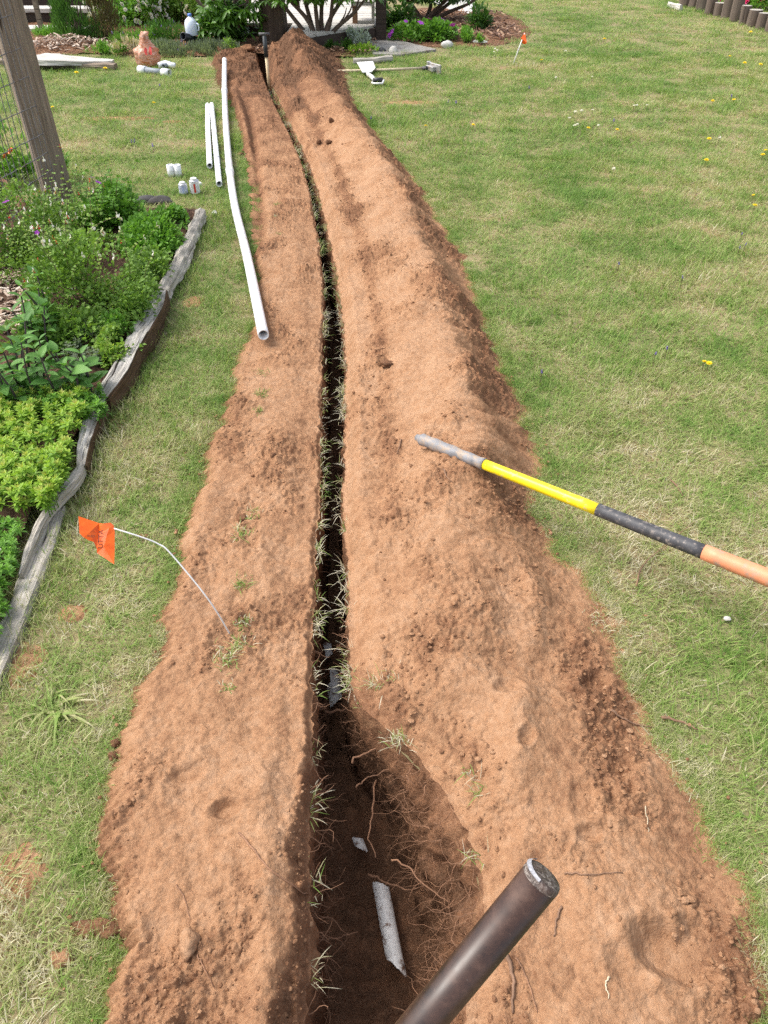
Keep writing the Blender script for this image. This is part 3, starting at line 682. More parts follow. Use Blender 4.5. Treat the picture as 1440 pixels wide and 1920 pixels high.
for k, (pxs, rr, m, lab) in enumerate([
    ([(448, 1562), (480, 1600), (510, 1632), (560, 1672), (582, 1700)], .0026, 'root', 'long thin root lying on the left soil bank towards the hole'),
    ([(330, 1660), (348, 1690), (357, 1738)], .0015, 'root', 'thin curved root above the grey brown clod on the left bank'),
    ([(370, 1790), (385, 1820), (400, 1850)], .0015, 'root', 'thin root trailing below the grey brown clod on the left bank'),
    ([(1055, 1636), (1100, 1640), (1165, 1637)], .002, 'twig', 'thin root lying beside the top of the brown handle'),
    ([(1052, 1700), (1045, 1725), (1037, 1755)], .003, 'twig', 'short brown twig right of the brown handle'),
    ([(1142, 1333), (1175, 1350), (1225, 1366)], .0035, 'twig', 'split brown twig at the right edge of the soil'),
    ([(1238, 1352), (1270, 1360), (1305, 1374)], .004, 'twig', 'stubby brown twig on the grass at the right soil edge'),
    ([(1210, 1512), (1214, 1540), (1217, 1560)], .0015, 'straw', 'pale straw standing on the lower right soil'),
    ([(1192, 1105), (1205, 1065), (1240, 1035), (1300, 985)], .0028, 'twig', 'long bent twig in the grass under the shovel handle'),
    ([(950, 1790), (962, 1840), (960, 1900)], .005, 'twig', 'thick flaky root in the soil right of the brown handle'),
    ([(968, 1795), (990, 1840), (1008, 1900)], .002, 'root', 'thin root curving in the soil right of the brown handle'),
    ([(752, 825), (748, 840), (745, 852)], .003, 'twig', 'short brown stick on the mound left of the shovel grip'),
    ([(830, 882), (838, 895), (848, 905)], .003, 'twig', 'small dark forked twig under the shovel grip'),
    ([(1140, 1830), (1135, 1850), (1142, 1875)], .002, 'straw', 'pale bent straw on the lower right soil'),
    ([(1255, 905), (1268, 920), (1278, 935)], .003, 'twig', 'short red brown twig in the grass above the shovel handle')]):
    P = lie(pxs, rr*.8+(.012 if on_soil(*ground_pt(*pxs[1])[:2]) < 0 else 0), 14, .0012, k)
    single('twig' if m != 'straw' else 'straw', *tube(P, np.linspace(rr, rr*.45, 14), 6), M[m], lab, 'twig', 'twigs and roots on the soil')
# clods one can pick up
for k, (px, py, s, mo, lab) in enumerate([
    (357, 1768, (.020, .026, .018), .15, 'pale pointed clod on the lower left soil bank'), (190, 1742, (.050, .022, .016), .75, 'long dark red clod lying on the grass by the left bank'),
    (212, 1418, (.012, .012, .010), .7, 'round red clod at the edge of the grass, lower of a pair'), (217, 1396, (.013, .012, .011), .75, 'round red clod at the edge of the grass, upper of a pair'),
    (320, 1792, (.010, .014, .008), .35, 'flat dark clod left of the pale pointed clod'), (444, 1780, (.010, .012, .009), .3, 'small clod right of the pale pointed clod'),
    (454, 975, (.018, .020, .013), .65, 'red clod beside a green tuft on the left bank'), (512, 857, (.012, .013, .011), .95, 'small dark clod on the left bank beside the trench'),
    (115, 1800, (.022, .018, .012), .4, 'tan clod in the grass at the lower left edge'), (725, 683, (.030, .024, .012), .85, 'dark broken clod on the mound beside the trench'),
    (715, 660, (.014, .014, .012), .95, 'small dark clod behind the broken one on the mound'), (621, 228, (.024, .02, .024), .8, 'dark upright clod on the far mound'),
    (598, 268, (.02, .02, .016), .9, 'dark clod low on the far mound by the trench'), (617, 268, (.024, .02, .016), .85, 'reddish clod low on the far mound beside a dark one'),
    (452, 292, (.025, .025, .02), .8, 'dark clod on the grass beside the long white pipe'), (268, 1008, (.02, .012, .010), .6, 'red bit of soil in the grass under the flag wire'),
    (463, 96, (.10, .08, .05), .5, 'big grey pink clod beside the plank')]):
    p = ground_pt(px, py); V, F = rock((p.x, p.y, p.z+s[2]*.3), s, 60+k, 3, .36, 2.6)
    single('soil_clod', V, F, M['soil'], lab, 'clod', 'clods of soil', moist=mo)
def stone(px, py, s, col, lab, k, z=0.0, m=None):
    p = ground_pt(px, py); V, F = rock((p.x, p.y, p.z+s[2]*.5+z), s, 400+k, 3, .2, 1.6)
    return single('stone', V, F, m or plain('stone_%d' % k, col, .85, var=.25, scale=25, bump=.5), lab, 'stone', None)
stone(1361, 1166, (.011, .009, .005), (.55, .51, .46), 'small white stone on the grass at the right', 1, .012)
stone(838, 90, (.075, .05, .06), (.62, .6, .57), 'pale angular rock beside the purple flowers', 2)
stone(898, 82, (.10, .04, .035), (.6, .6, .55), 'flat pale rock at the tip of the mulch bed', 3)
stone(738, 101, (.055, .05, .06), (.55, .53, .48), 'pale rock at the end of the short edging log', 4)
stone(716, 100, (.06, .05, .045), (.06, .06, .065), 'black rock behind the short edging log', 5)
stone(302, 383, (.085, .05, .035), (.055, .05, .048), 'charred flat stone by the corner of the flower bed, right of a pair', 6)
stone(276, 381, (.075, .05, .035), (.045, .043, .043), 'charred flat stone by the corner of the flower bed, left of a pair', 7)
stone(403, 405, (.018, .018, .016), (.62, .6, .52), 'small white stone on the grass beside the log end', 8, .01)

# ------------------------------------------------------------------ white pipes
def pipe_path(pxs, zs, n=60):
    return smooth_path([at(px, py, z) for (px, py), z in zip(pxs, zs)], n)
P = pipe_path([(494, 628), (463, 480), (441, 390), (431, 322), (424, 240), (421, 172), (421, 112)], [.085, .06, .045, .045, .05, .08, .15], 90)
d_end = np.linalg.norm(P-np.array(at(431, 322, .045)), axis=1).argmin(); d2 = np.linalg.norm(P-np.array(at(421, 172, .08)), axis=1).argmin()
P[:, 2] = np.maximum(P[:, 2], [max(soil_z(q[0]+d_, q[1]) for d_ in (-.02, 0, .02))+.024 for q in P]); P[1:-1, 2] = np.convolve(np.pad(P[:, 2], 6, 'edge'), np.ones(13)/13, 'valid')[1:-1]
t = thing('water_pipe', 'long white plastic pipe lying along the left soil bank', 'pipe', P[0])
b_ = MB()
for k, (a, c) in enumerate(((0, d_end+1), (d_end, d2+1), (d2, 90))):
    Q = P[a:c]-P[0]; b_ = MB(); b_.add(*hollow(Q, .0255, .0205, 18)); b_.build('pipe_section', M['pvc'], t, True)
    if k < 2:
        b_ = MB(); T_ = unit(P[c-1]-P[c-4]); b_.add(*hollow([P[c-1]-P[0]-T_*.01, P[c-1]-P[0]+T_*.10], .0295, .0250, 18)); b_.build('bell_socket', M['pvc'], t, True)
for pxs, lab, rr in (([(389, 197), (390, 250), (393, 311)], 'short white plastic pipe on the grass, left of the pair', .021), ([(397, 196), (403, 260), (411, 345)], 'short white plastic pipe on the grass, right of the pair', .021)):
    P = pipe_path(pxs, [.035]*3, 30); t = thing('cut_pipe', lab, 'pipe', P[0], group='short pipes on the grass')
    b_ = MB(); b_.add(*hollow(P-P[0], rr, rr-.004, 18)); b_.build('pipe_section', M['pvc'], t, True)
    if 'right' in lab:
        c = at(408, 299, .035); T_ = unit(P[-1]-P[-4]); q = np.array(c)-P[0]
        b_ = MB(); b_.add(*hollow([q-T_*.004, q+T_*.004], rr+.0012, rr-.001, 18)); b_.build('printed_mark', plain('grey_mark', (.35, .34, .42), .5), t, True)
# old broken pipe at the bottom of the trench: half shells with ragged ends
def shell(pa, pb, rr, name, lab, seed, arc=2.6, rag_=.05):
    pa = np.array(pa); pb = np.array(pb); T_ = unit(pb-pa); L = np.linalg.norm(pb-pa); sd = unit(np.cross(T_, [0, 0, 1])); up = np.cross(sd, T_); r = np.random.default_rng(seed)
    nn, na = 26, 11; A = np.linspace(-arc/2, arc/2, na); s0 = rag_*(.5+.4*np.sin(A*1.3+seed)+.18*r.random(na)); s1 = 1-rag_*(1.2+1.1*np.sin(A*1.1+seed*2)+.25*r.random(na))
    V = []; 
    for rad in (rr, rr-.003):
        for i in range(nn):
            for j, a in enumerate(A):
                s = s0[j]+(s1[j]-s0[j])*i/(nn-1); V.append(pa+T_*L*s+sd*rad*math.sin(a)+up*rad*math.cos(a))
    f = grid_faces(nn, na); F = [f, f[:, ::-1]+nn*na]; m_ = nn*na
    e = []
    for i in range(nn-1): e += [[i*na, (i+1)*na, (i+1)*na+m_, i*na+m_], [(i+1)*na+na-1, i*na+na-1, i*na+na-1+m_, (i+1)*na+na-1+m_]]
    for j in range(na-1): e += [[j+1, j, j+m_, j+1+m_], [(nn-1)*na+j, (nn-1)*na+j+1, (nn-1)*na+j+1+m_, (nn-1)*na+j+m_]]
    F.append(np.array(e)); return single(name, V, F, M['pvc_dirty'], lab, 'pipe', 'old broken pipe in the trench', smooth=False)
shell(at(712, 1652, -.395), at(748, 1842, -.395), .022, 'broken_pipe', 'muddy broken white pipe on the floor of the near hole', 3, 2.7, .10)
shell(at(622, 1262, -.375), at(632, 1330, -.385), .024, 'broken_pipe', 'muddy white pipe piece in the narrow trench just beyond the hole', 5, 2.4, .12)
shell(at(612, 1205, -.36), at(618, 1242, -.37), .018, 'broken_pipe', 'smallest muddy white pipe sliver farthest along the trench', 8, 2.0, .15)
shell(at(668, 1568, -.39), at(682, 1605, -.385), .016, 'broken_pipe', 'small jagged white pipe fragment in the middle of the hole', 9, 2.2, .3)
# ------------------------------------------------------------------ marker flags
def poly_sheet(pts, tris, thick, m, name, parent, off):
    V = np.array([list(p) for p in pts])-np.array(off); n = len(V); T = np.array(tris); nn = np.zeros_like(V)
    for t_ in T:
        q = np.cross(V[t_[1]]-V[t_[0]], V[t_[2]]-V[t_[0]]); nn[t_] += q
    nn = unit(nn); b_ = MB(); W_ = np.vstack([V+nn*thick/2, V-nn*thick/2])
    ed = {}
    for t_ in T:
        for a, c in ((0, 1), (1, 2), (2, 0)): ed[(t_[a], t_[c])] = 1
    rim = [[a, c, c+n, a+n] for (a, c) in ed if (c, a) not in ed]
    b_.add(W_, [T, T[:, ::-1]+n, np.array(rim)]); return b_.build(name, m, parent, False)
def flagmat():
    m, t, p, o = newmat('orange_flag_film'); b = NB(t); v = b.pos('Object')
    c = b.mix(b.mapr(b.noise(v, 40, 4), .35, .7), (.82, .12, .008), (.95, .20, .02)); b.link(c, p.inputs['Base Color'])
    p.inputs['Roughness'].default_value = .35
    tr = b.n('ShaderNodeBsdfTranslucent'); b.link(c, tr.inputs[0]); ms = b.n('ShaderNodeMixShader'); ms.inputs[0].default_value = .3
    b.link(p.outputs[0], ms.inputs[1]); b.link(tr.outputs[0], ms.inputs[2]); b.link(ms.outputs[0], o.inputs[0]); return m
M['flag'] = flagmat(); M['wire'] = plain('painted_wire', (.72, .72, .70), .4, var=.1)
M['ink'] = plain('black_ink', (.025, .008, .004), .6)
base = ground_pt(440, 1190); t = thing('marker_flag', 'torn orange marker flag on a bent white wire by the left soil bank', 'flag', base)
W_ = smooth_path([base-Vector((0, 0, .05)), at(395, 1130, .155), at(322, 1040, .275), at(297, 1020, .30), at(262, 1006, .325), at(214, 991, .345)], 40)-np.array(base)
b_ = MB(); b_.add(*tube(W_, .0022, 8)); b_.build('wire_staff', M['wire'], t, True)
D0 = 2.07
fp = [(147, 968, 2.06), (165, 974, 2.068), (186, 981, 2.075), (192, 982, 2.07), (207, 980, 2.09), (213, 985, 2.085), (215, 996, 2.07), (148, 984, 2.05), (149, 1000, 2.04), (156, 1007, 2.04), (166, 1013, 2.045),
      (176, 1016, 2.05), (181, 1027, 2.05), (182, 1037, 2.05), (215, 1030, 2.06), (214, 1058, 2.04), (196, 1046, 2.045), (185, 1000, 2.07), (168, 998, 2.05), (200, 1005, 2.062), (195, 1025, 2.055), (205, 990, 2.066)]
F3 = [(0, 7, 1), (1, 7, 18), (7, 8, 18), (8, 9, 18), (9, 10, 18), (10, 11, 18), (1, 18, 2), (2, 18, 17), (18, 11, 17), (11, 12, 17), (12, 20, 17), (12, 13, 20), (13, 16, 20), (16, 15, 20), (15, 14, 20), (17, 20, 19), (20, 14, 19), (14, 6, 19),
      (17, 19, 21), (19, 6, 21), (2, 17, 3), (3, 17, 21), (3, 21, 4), (4, 21, 5), (5, 21, 6)]
fl = poly_sheet([at_depth(*q) for q in fp], F3, .0006, M['flag'], 'flag_sheet', t, base)
def lettering(txt, size, parent, origin, xdir, ydir, m, name='lettering', depth=.0002):
    cu = bpy.data.curves.new(name, 'FONT'); cu.body = txt; cu.size = size; cu.extrude = depth; cu.resolution_u = 3
    tmp = bpy.data.objects.new(name, cu); C.objects.link(tmp); bpy.context.view_layer.update()
    me = bpy.data.meshes.new_from_object(tmp.evaluated_get(bpy.context.evaluated_depsgraph_get())); bpy.data.objects.remove(tmp)
    me.materials.clear(); me.materials.append(m); o_ = bpy.data.objects.new(name, me); C.objects.link(o_)
    x = Vector(xdir).normalized(); z = x.cross(Vector(ydir)).normalized(); y = z.cross(x)
    o_.matrix_local = Matrix.Translation(Vector(origin)) @ Matrix((x, y, z)).transposed().to_4x4()
    o_.parent = parent; return o_
def fpt(px, py, d): return at_depth(px, py, d-.010)-base
e0 = at_depth(180, 1000, 2.06); ex = at_depth(190, 1000, 2.06)-e0; ey = at_depth(180, 990, 2.06)-e0
lettering('UTTA', .0195, fl, fpt(192.5, 1029, 2.045), ey+ex*.06, -ex, M['ink'])
lettering('KEED', .0085, fl, fpt(163.5, 1006.5, 2.045), ex+ey*-.08, ey, M['ink'])
def far_flag(px, py, tx, ty, hgt, fpts, lab, vis=True):
    p = at(px, py); t = thing('marker_flag', lab, 'flag', p); top = at_y(tx, ty, p.y)
    b_ = MB(); b_.add(*tube([(0, 0, -.05), tuple((top-p)*.5+Vector((.004, 0, 0))), tuple(top-p)], .0075 if vis else .004, 6)); b_.build('wire_staff', M['wire'] if vis else M['twig'], t, True)
    P_ = [at_y(a, c, p.y+e) for a, c, e in fpts]; return poly_sheet(P_, [(0, 1, 2), (0, 2, 3), (0, 3, 4)], .002, M['flag'], 'flag_sheet', t, p)
far_flag(960, 121, 984, 62, .5, [(977, 71, 0), (984, 60, 0), (988, 81, -.05), (983, 83, 0), (977, 79, .02)], 'small orange marker flag on a leaning white wire out on the lawn')
far_flag(937, 76, 938, 62, .3, [(936, 65, 0), (938.5, 63, 0), (940, 70, .03), (938.5, 75, 0), (936.5, 74, .02)], 'tiny orange marker flag farther off, left of the leaning one', False)

# ------------------------------------------------------------------ tools
M['rubber'] = plain('worn_black_rubber', (.055, .055, .06), .55, var=.3, dirt=(.26, .22, .19), dirt_amt=.3, dirt_scale=60)
M['grip'] = plain('muddy_grey_grip', (.22, .22, .23), .6, var=.3, dirt=(.36, .28, .21), dirt_amt=.55, dirt_scale=34)
M['yellow'] = plain('yellow_fibreglass', (.90, .70, .015), .35, var=.06, dirt=(.55, .45, .25), dirt_amt=.2, dirt_scale=30)
M['orange'] = plain('orange_coated_steel', (.70, .27, .135), .5, var=.1, dirt=(.38, .27, .2), dirt_amt=.4, dirt_scale=20)
M['steel'] = plain('grey_steel', (.42, .41, .40), .45, .6, var=.2, dirt=(.3, .2, .14), dirt_amt=.4)
M['whitemetal'] = plain('white_enamel', (.74, .74, .73), .4, var=.06, dirt=(.45, .4, .34), dirt_amt=.25, dirt_scale=10)
M['handlewood'] = plain('pale_handle_wood', (.62, .47, .27), .5, var=.15, scale=12)
A = ground_pt(788, 824); A = at(786, 822, soil_z(*at(786, 822, .12)[:2])+.05); B = at(1440, 1083, .24); ax = (B-A).normalized(); LT = (B-A).length
t = thing('shovel', 'long shovel with yellow, black and orange handle lying across the right mound', 'shovel', A)
def frac(px): # point of the handle seen at photograph column px
    lo, hi = 0.0, 1.6
    for _ in range(40):
        m_ = (lo+hi)/2; q = A+ax*LT*m_; u = pix(np.array([list(q)]))[0][0]
        lo, hi = (m_, hi) if u < px else (lo, m_)
    return lo*LT
def seg(name, a, c, ra, rc, m, n=10, prof=None):
    s = np.linspace(a, c, n); rr = np.linspace(ra, rc, n) if prof is None else prof(np.linspace(0, 1, n))
    b_ = MB(); b_.add(*tube([tuple(ax*q) for q in s], rr, 20)); return b_.build(name, m, t, True)
s1, s2, s3 = frac(908), frac(1122), frac(1322)
seg('grip', -.012, s1, .0165, .0155, M['grip'], 24, lambda u: .0215*(np.clip(u*14, .55, 1))*(1+.06*np.sin(u*26)-.10*np.exp(-((u-.8)/.2)**2)))
seg('handle', s1-.004, s2, .0178, .0192, M['yellow'], 8)
seg('ferrule', s2-.003, s3, .0200, .0215, M['rubber'], 12)
seg('socket', s3-.004, s3+.34, .0228, .0255, M['orange'], 10)
bl = MB(); sd = np.array(Vector((ax.y, -ax.x, 0)).normalized()); axn = np.array(ax); upn = unit(np.cross(sd, axn)); upn = upn*np.sign(upn[2])
U = np.linspace(0, 1, 12); Wd = .11*np.clip(np.sin(np.pi*(.28+.72*U))**.55, 0, 1); rows = []
for lay in (0, -.0025):
    for u_, w_ in zip(U, Wd):
        for v_ in np.linspace(-1, 1, 9): rows.append(axn*(s3+.33+.29*u_)+sd*w_*v_+upn*(.035*v_*v_-.02-.09*u_**1.5+lay))
f_ = grid_faces(12, 9); bl.add(rows, [f_, f_[:, ::-1]+108]); bl.build('blade', M['steel'], t, True)

Tp = at_depth(1019, 1643, .80); Bp = at_depth(803, 1905, .835); dr = (Bp-Tp).normalized(); k_ = (Tp.z-.0)/-dr.z; Ft = Tp+dr*k_
t = thing('tool_handle', 'thick dark brown steel handle with worn round cap standing in the foreground', 'tool', Ft)
def brownpole():
    m, tt, p, o = newmat('brown_steel'); b = NB(tt); v = b.pos('Object')
    n1 = b.noise(v, 22, 6, .68); n2 = b.noise(v, 120, 4, .7)
    c = b.ramp(n1, [(.3, (.020, .011, .008)), (.52, (.052, .025, .016)), (.75, (.12, .066, .045))])
    c = b.mix(b.mapr(n2, .64, .72, 0, .35), c, (.16, .13, .11)); b.link(c, p.inputs['Base Color'])
    b.link(b.mapr(n1, .3, .8, .30, .52), p.inputs['Roughness']); p.inputs['Specular IOR Level'].default_value = .55; return m
def capmat():
    m, tt, p, o = newmat('scratched_cap'); b = NB(tt); v = b.pos('Object'); n2 = b.noise(b.scalev(v, (1, 1, 1)), 160, 5, .75, 1.2); n1 = b.noise(v, 40, 4)
    c = b.ramp(n2, [(.38, (.030, .020, .016)), (.5, (.085, .062, .052)), (.62, (.30, .26, .23))]); c = b.mix(b.mapr(n1, .5, .7, 0, .6), c, (.10, .055, .04))
    b.link(c, p.inputs['Base Color']); p.inputs['Roughness'].default_value = .6; b.link(b.bump(n2, .5, .002), p.inputs['Normal']); return m
off = np.array(Tp-Ft)
nd = np.array(dr)
b_ = MB(); b_.add(*tube([off+nd*.003, off+nd*.3, off+nd*.6, off+nd*.9, np.array(dr)*.12], .0212, 40)); b_.build('pole', brownpole(), t, True)
b_ = MB(); pr = [(0, .0016), (.008, .0018), (.016, .0012), (.0195, .0002), (.0206, -.0018), (.0214, -.005), (.0214, -.007)]
V, F = lathe([(max(r, 1e-4), z) for r, z in pr], 40); Rm = np.array((-dr).to_track_quat('Z', 'Y').to_matrix()); b_.add(V@Rm.T+off-nd*.0012, F); cap_o = b_.build('end_cap', capmat(), t, True)
# pale chipped rim along one side of the cap
a_ = np.linspace(R(95), R(235), 26)
ctr = Rm@np.array([1, 0, 0]); cy = Rm@np.array([0, 1, 0])
ref = -(np.array(at_depth(900, 1600, .8))-np.array(at_depth(1019, 1643, .8))); th0 = math.atan2(-ref@cy, -ref@ctr)
V = []
for q in np.linspace(-1.25, 1.1, 28):
    wdt = .0036*max(0., math.cos(q/1.3*1.35))**1.3+.0003
    for rad, hh in ((.0213, -.0012), (.0213-wdt, .0018)):
        V.append(off+(ctr*math.cos(th0+q)+cy*math.sin(th0+q))*(rad+.0003)+nd*(-hh-.0022))
b_ = MB(); b_.add(V, grid_faces(28, 2)); b_.build('worn_rim', plain('bare_metal_rim', (.33, .33, .35), .45, var=.45, scale=260), cap_o, True)

# white garden spade and long-handled hoe lying on the lawn
p = at(690, 140); t = thing('garden_spade', 'small white metal spade with a black grip lying on the lawn', 'spade', p)
q = [at(a, c, .03)-p for a, c in ((669, 122), (699, 120), (704, 132), (697, 140), (680, 141))]
V = np.array([list(v) for v in q]); n_ = len(V); mid = V.mean(0)+np.array([0, 0, .03])
Vt = np.vstack([V+[0, 0, .03], mid+[0, 0, .0], V+[0, 0, .022], mid-[0, 0, .008]]); ii = np.arange(n_)
T1 = np.stack([(ii+1) % n_, ii, np.full(n_, n_)], 1); b_ = MB(); b_.add(Vt, [T1, T1[:, ::-1]+n_+1, np.stack([ii, (ii+1) % n_, (ii+1) % n_+n_+1, ii+n_+1], 1)]); b_.build('blade', M['whitemetal'], t)
b_ = MB(); b_.add(*tube([at(690, 139, .04)-p, at(698, 145, .05)-p, at(702, 150, .05)-p], .022, 10)); b_.build('shaft', M['whitemetal'], t, True)
c0 = at(708, 150, .05)-p
b_ = MB(); b_.add(*tube([c0+Vector((-.05, 0, 0)), c0+Vector((.055, .01, 0))], .022, 10)); b_.build('grip', plain('black_plastic', (.03, .03, .035), .5), t, True)
b_ = MB(); b_.add(*tube([c0+Vector((-.06, -.02, -.02)), c0+Vector((-.04, -.07, -.02)), c0+Vector((.05, -.07, -.02)), c0+Vector((.065, .0, 0))], .010, 8)); b_.build('grip_frame', M['whitemetal'], t, True)
p = at(640, 134); t = thing('long_hoe', 'long pale handled hoe with a grey head lying across the far lawn', 'hoe', p)
b_ = MB(); b_.add(*tube([at(632, 133.5, .02)-p, at(720, 131, .03)-p, at(797, 127.5, .05)-p], .014, 10)); b_.build('handle', M['straw'], t, True)
b_ = MB(); b_.add(*tube([at(792, 128, .05)-p, at(801, 127.5, .055)-p], .02, 10)); b_.build('ferrule', M['rubber'], t, True)
c0 = at(808, 128, .055)-p; b_ = MB(); b_.add(*box(c0, (.05, .15, .05), .5, .006)); b_.add(*box(c0+Vector((.045, -.03, .0)), (.02, .20, .10), .6, .004)); b_.add(*box(c0+Vector((-.02, .08, .04)), (.04, .05, .03), .3, .004)); b_.build('head', M['steel'], t)
# digging shovel standing in the far trench
p = at(497, 155, -.35); p = Vector((np.interp(9.1, _rows, .5*(LL+RL)), 9.1, -.36)); top = at_y(495, 62, 9.15)
t = thing('standing_shovel', 'shovel with black grip standing upright in the far trench', 'shovel', p)
v = top-p
b_ = MB(); b_.add(*tube([v*.35, v*.75], .016, 10)); b_.build('handle', M['handlewood'], t, True)
b_ = MB(); b_.add(*tube([v*.745, v*.97], .022, 10)); b_.build('grip', plain('grip_black', (.025, .03, .032), .5), t, True)
b_ = MB(); b_.add(*tube([v*.99+Vector((-.055, 0, 0)), v*.99+Vector((.055, 0, 0))], .013, 8)); b_.build('cross_grip', M['rubber'], t, True)
b_ = MB(); b_.add(*tube([v*.2, v*.37], .02, 10)); b_.build('socket', M['rubber'], t, True)
V = [(x_*.045*w_, .008*abs(x_), z_) for z_, w_ in ((.27, .9), (.2, 1), (.08, .9), (.0, .3)) for x_ in (-1, 0, 1)]; Vb = np.array(V); b_ = MB(); f_ = grid_faces(4, 3); b_.add(np.vstack([Vb, Vb+[0, .004, 0]]), [f_, f_[:, ::-1]+12]); b_.build('blade', M['steel'], t)

# ------------------------------------------------------------------ cans, couplings, bag, jug
def lath_obj(prof, m, name, parent, M4=None, n=24):
    V, F = lathe([(max(r, 1e-4), z) for r, z in prof], n)
    if M4 is not None: V = V@np.array(M4)[:3, :3].T+np.array(M4)[:3, 3]
    b_ = MB(); b_.add(V, F); o_ = b_.build(name, m, parent, True); return o_
M['label_blue'] = plain('blue_grey_label', (.55, .58, .74), .4, var=.08); M['label_white'] = plain('white_label', (.72, .72, .72), .4, var=.06)
M['tin'] = plain('tin_lid', (.5, .5, .52), .3, .7); M['capwhite'] = plain('cap_white', (.8, .8, .78), .4, var=.03)
for px, py, rr, hh, lm, lab, st in ((345, 364, .030, .082, 'label_blue', 'small can with a blue grey label on the grass beside a taller can', (.45, .5, .8)), (367, 363, .034, .105, 'label_white', 'taller can with a white label and red stripe on the grass', (.6, .04, .03))):
    p = at(px, py); t = thing('cement_can', lab, 'can', p, rz=R(-70))
    lath_obj([(0, .002), (rr*.96, .002), (rr, .006), (rr, .010)], M['tin'], 'base_rim', t)
    lath_obj([(rr*.985, .009), (rr*.985, hh*.80)], M[lm], 'label_wrap', t)
    lath_obj([(rr, hh*.79), (rr, hh*.82), (rr*.85, hh*.87), (rr*.60, hh*.89), (0, hh*.89)], M['tin'], 'shoulder', t)
    lath_obj([(rr*.62, hh*.885), (rr*.64, hh*.89), (rr*.64, hh*.99), (rr*.60, hh), (0, hh)], M['capwhite'], 'cap', t)
    a = np.linspace(-.35, .05, 6); V = [((rr*.985+.0006)*math.cos(q), (rr*.985+.0006)*math.sin(q), z_) for z_ in (hh*.15, hh*.7) for q in a]
    b_ = MB(); b_.add(V, grid_faces(2, 6)); b_.build('label_stripe', plain('stripe', st, .4, var=.05), t, True)
    a = np.linspace(-1.3, -.6, 6)
    for z_ in (.2, .32, .44, .56):
        V = [((rr*.985+.0005)*math.cos(q), (rr*.985+.0005)*math.sin(q), z2) for z2 in (hh*z_, hh*(z_+.03)) for q in a]
        b_ = MB(); b_.add(V, grid_faces(2, 6)); b_.build('print_line', plain('print_grey', (.25, .27, .34), .5), t, True)
p = at(372, 347); t = thing('round_lid', 'pale round lid on the grass behind the taller can', 'lid', p); lath_obj([(0, .018), (.022, .018), (.025, .014), (.025, .0)], M['capwhite'], 'lid_disc', t)
for px, lab in ((322, 'white plastic coupling standing on the grass, left of the pair'), (335, 'white plastic coupling standing on the grass, right of the pair')):
    p = at(px, 331); t = thing('pipe_coupling', lab, 'coupling', p, group='white couplings')
    b_ = MB(); b_.add(*hollow([(0, 0, .0), (0, 0, .03), (0, 0, .082)], .0262, .0215, 24)); b_.build('sleeve', M['pvc'], t, True)
    lath_obj([(.0262, .040), (.0272, .041), (.0272, .044), (.0262, .045)], M['pvc'], 'stop_ring', t)
# plastic bag
def bagmat():
    m, t, p, o = newmat('peach_plastic_bag'); b = NB(t); v = b.pos('Object'); n = b.noise(b.scalev(v, (4, 4, 14)), 1.6, 3, .5, 1.5)
    c = b.mix(b.mapr(n, .45, .58), (.80, .52, .40), (.62, .27, .14)); b.link(c, p.inputs['Base Color']); p.inputs['Roughness'].default_value = .3
    tr = b.n('ShaderNodeBsdfTranslucent'); b.link(c, tr.inputs[0]); ms = b.n('ShaderNodeMixShader'); ms.inputs[0].default_value = .35
    b.link(p.outputs[0], ms.inputs[1]); b.link(tr.outputs[0], ms.inputs[2]); b.link(ms.outputs[0], o.inputs[0]); return m
p = at(279, 124); t = thing('plastic_bag', 'crumpled peach plastic bag with red print at the lawn edge', 'bag', p)
V, F = ico(4); d = 1+.12*wob(V, 2.5, 3)+.16*np.abs(wob(V, 6, 4))-.12*np.abs(wob(V, 11, 6)); zz = np.clip(V[:, 2], -1, 1); nar = 1.04-.52*sstep(-.1, .95, zz)
V = np.stack([V[:, 0]*.135*d*nar, V[:, 1]*.12*d*nar, .13+V[:, 2]*.15*d+.05*sstep(.6, 1, zz)], 1); b_ = MB(); b_.add(V, F); bag = b_.build('bag_body', bagmat(), t, True)
vb = [v for v in bag.data.vertices if v.co.y < 0 and .12 < v.co.z < .20 and 0.0 < v.co.x < .09]
b_ = MB(); pts_ = np.array([v.co[:] for v in vb]); pid = {v.index: i for i, v in enumerate(vb)}
fc = [[pid[q] for q in f.vertices] for f in bag.data.polygons if all(q in pid for q in f.vertices) and abs(sum(bag.data.vertices[q].co.x for q in f.vertices)/3-.045) > .010]
if fc: b_.add(pts_*1.012+[0, -.003, 0], np.array(fc)); b_.build('red_print', plain('red_print', (.6, .05, .04), .4), t, True)
V, F = rock((.005, 0, .295), (.05, .035, .05), 77, 3, .5, 3.0); b_ = MB(); b_.add(V, F); b_.build('tied_top', bag.data.materials[0], t, True)
# fittings in front of the bag
M['greyrubber'] = plain('grey_rubber_sleeve', (.22, .25, .28), .6, var=.1)
p = at(285, 131); t = thing('pipe_fitting', 'grey rubber fitting with white pipe ends in front of the bag', 'fitting', p)
q0 = at(261, 130, .035)-p; q1 = at(318, 137, .035)-p
def lerp(a, c, f): return a+(c-a)*f
b_ = MB(); b_.add(*tube([lerp(q0, q1, .2), lerp(q0, q1, .5), lerp(q0, q1, .8)], [.033, .029, .033], 16)); b_.build('sleeve', M['greyrubber'], t, True)
b_ = MB(); b_.add(*hollow([q0, lerp(q0, q1, .23)], .040, .030, 18)); b_.build('white_end', M['pvc'], t, True)
b_ = MB(); b_.add(*hollow([lerp(q0, q1, .77), q1], .040, .030, 18)); b_.build('white_end', M['pvc'], t, True)
p = at(312, 130); t = thing('pipe_elbow', 'small white and grey pipe elbow right of the bag', 'fitting', p)
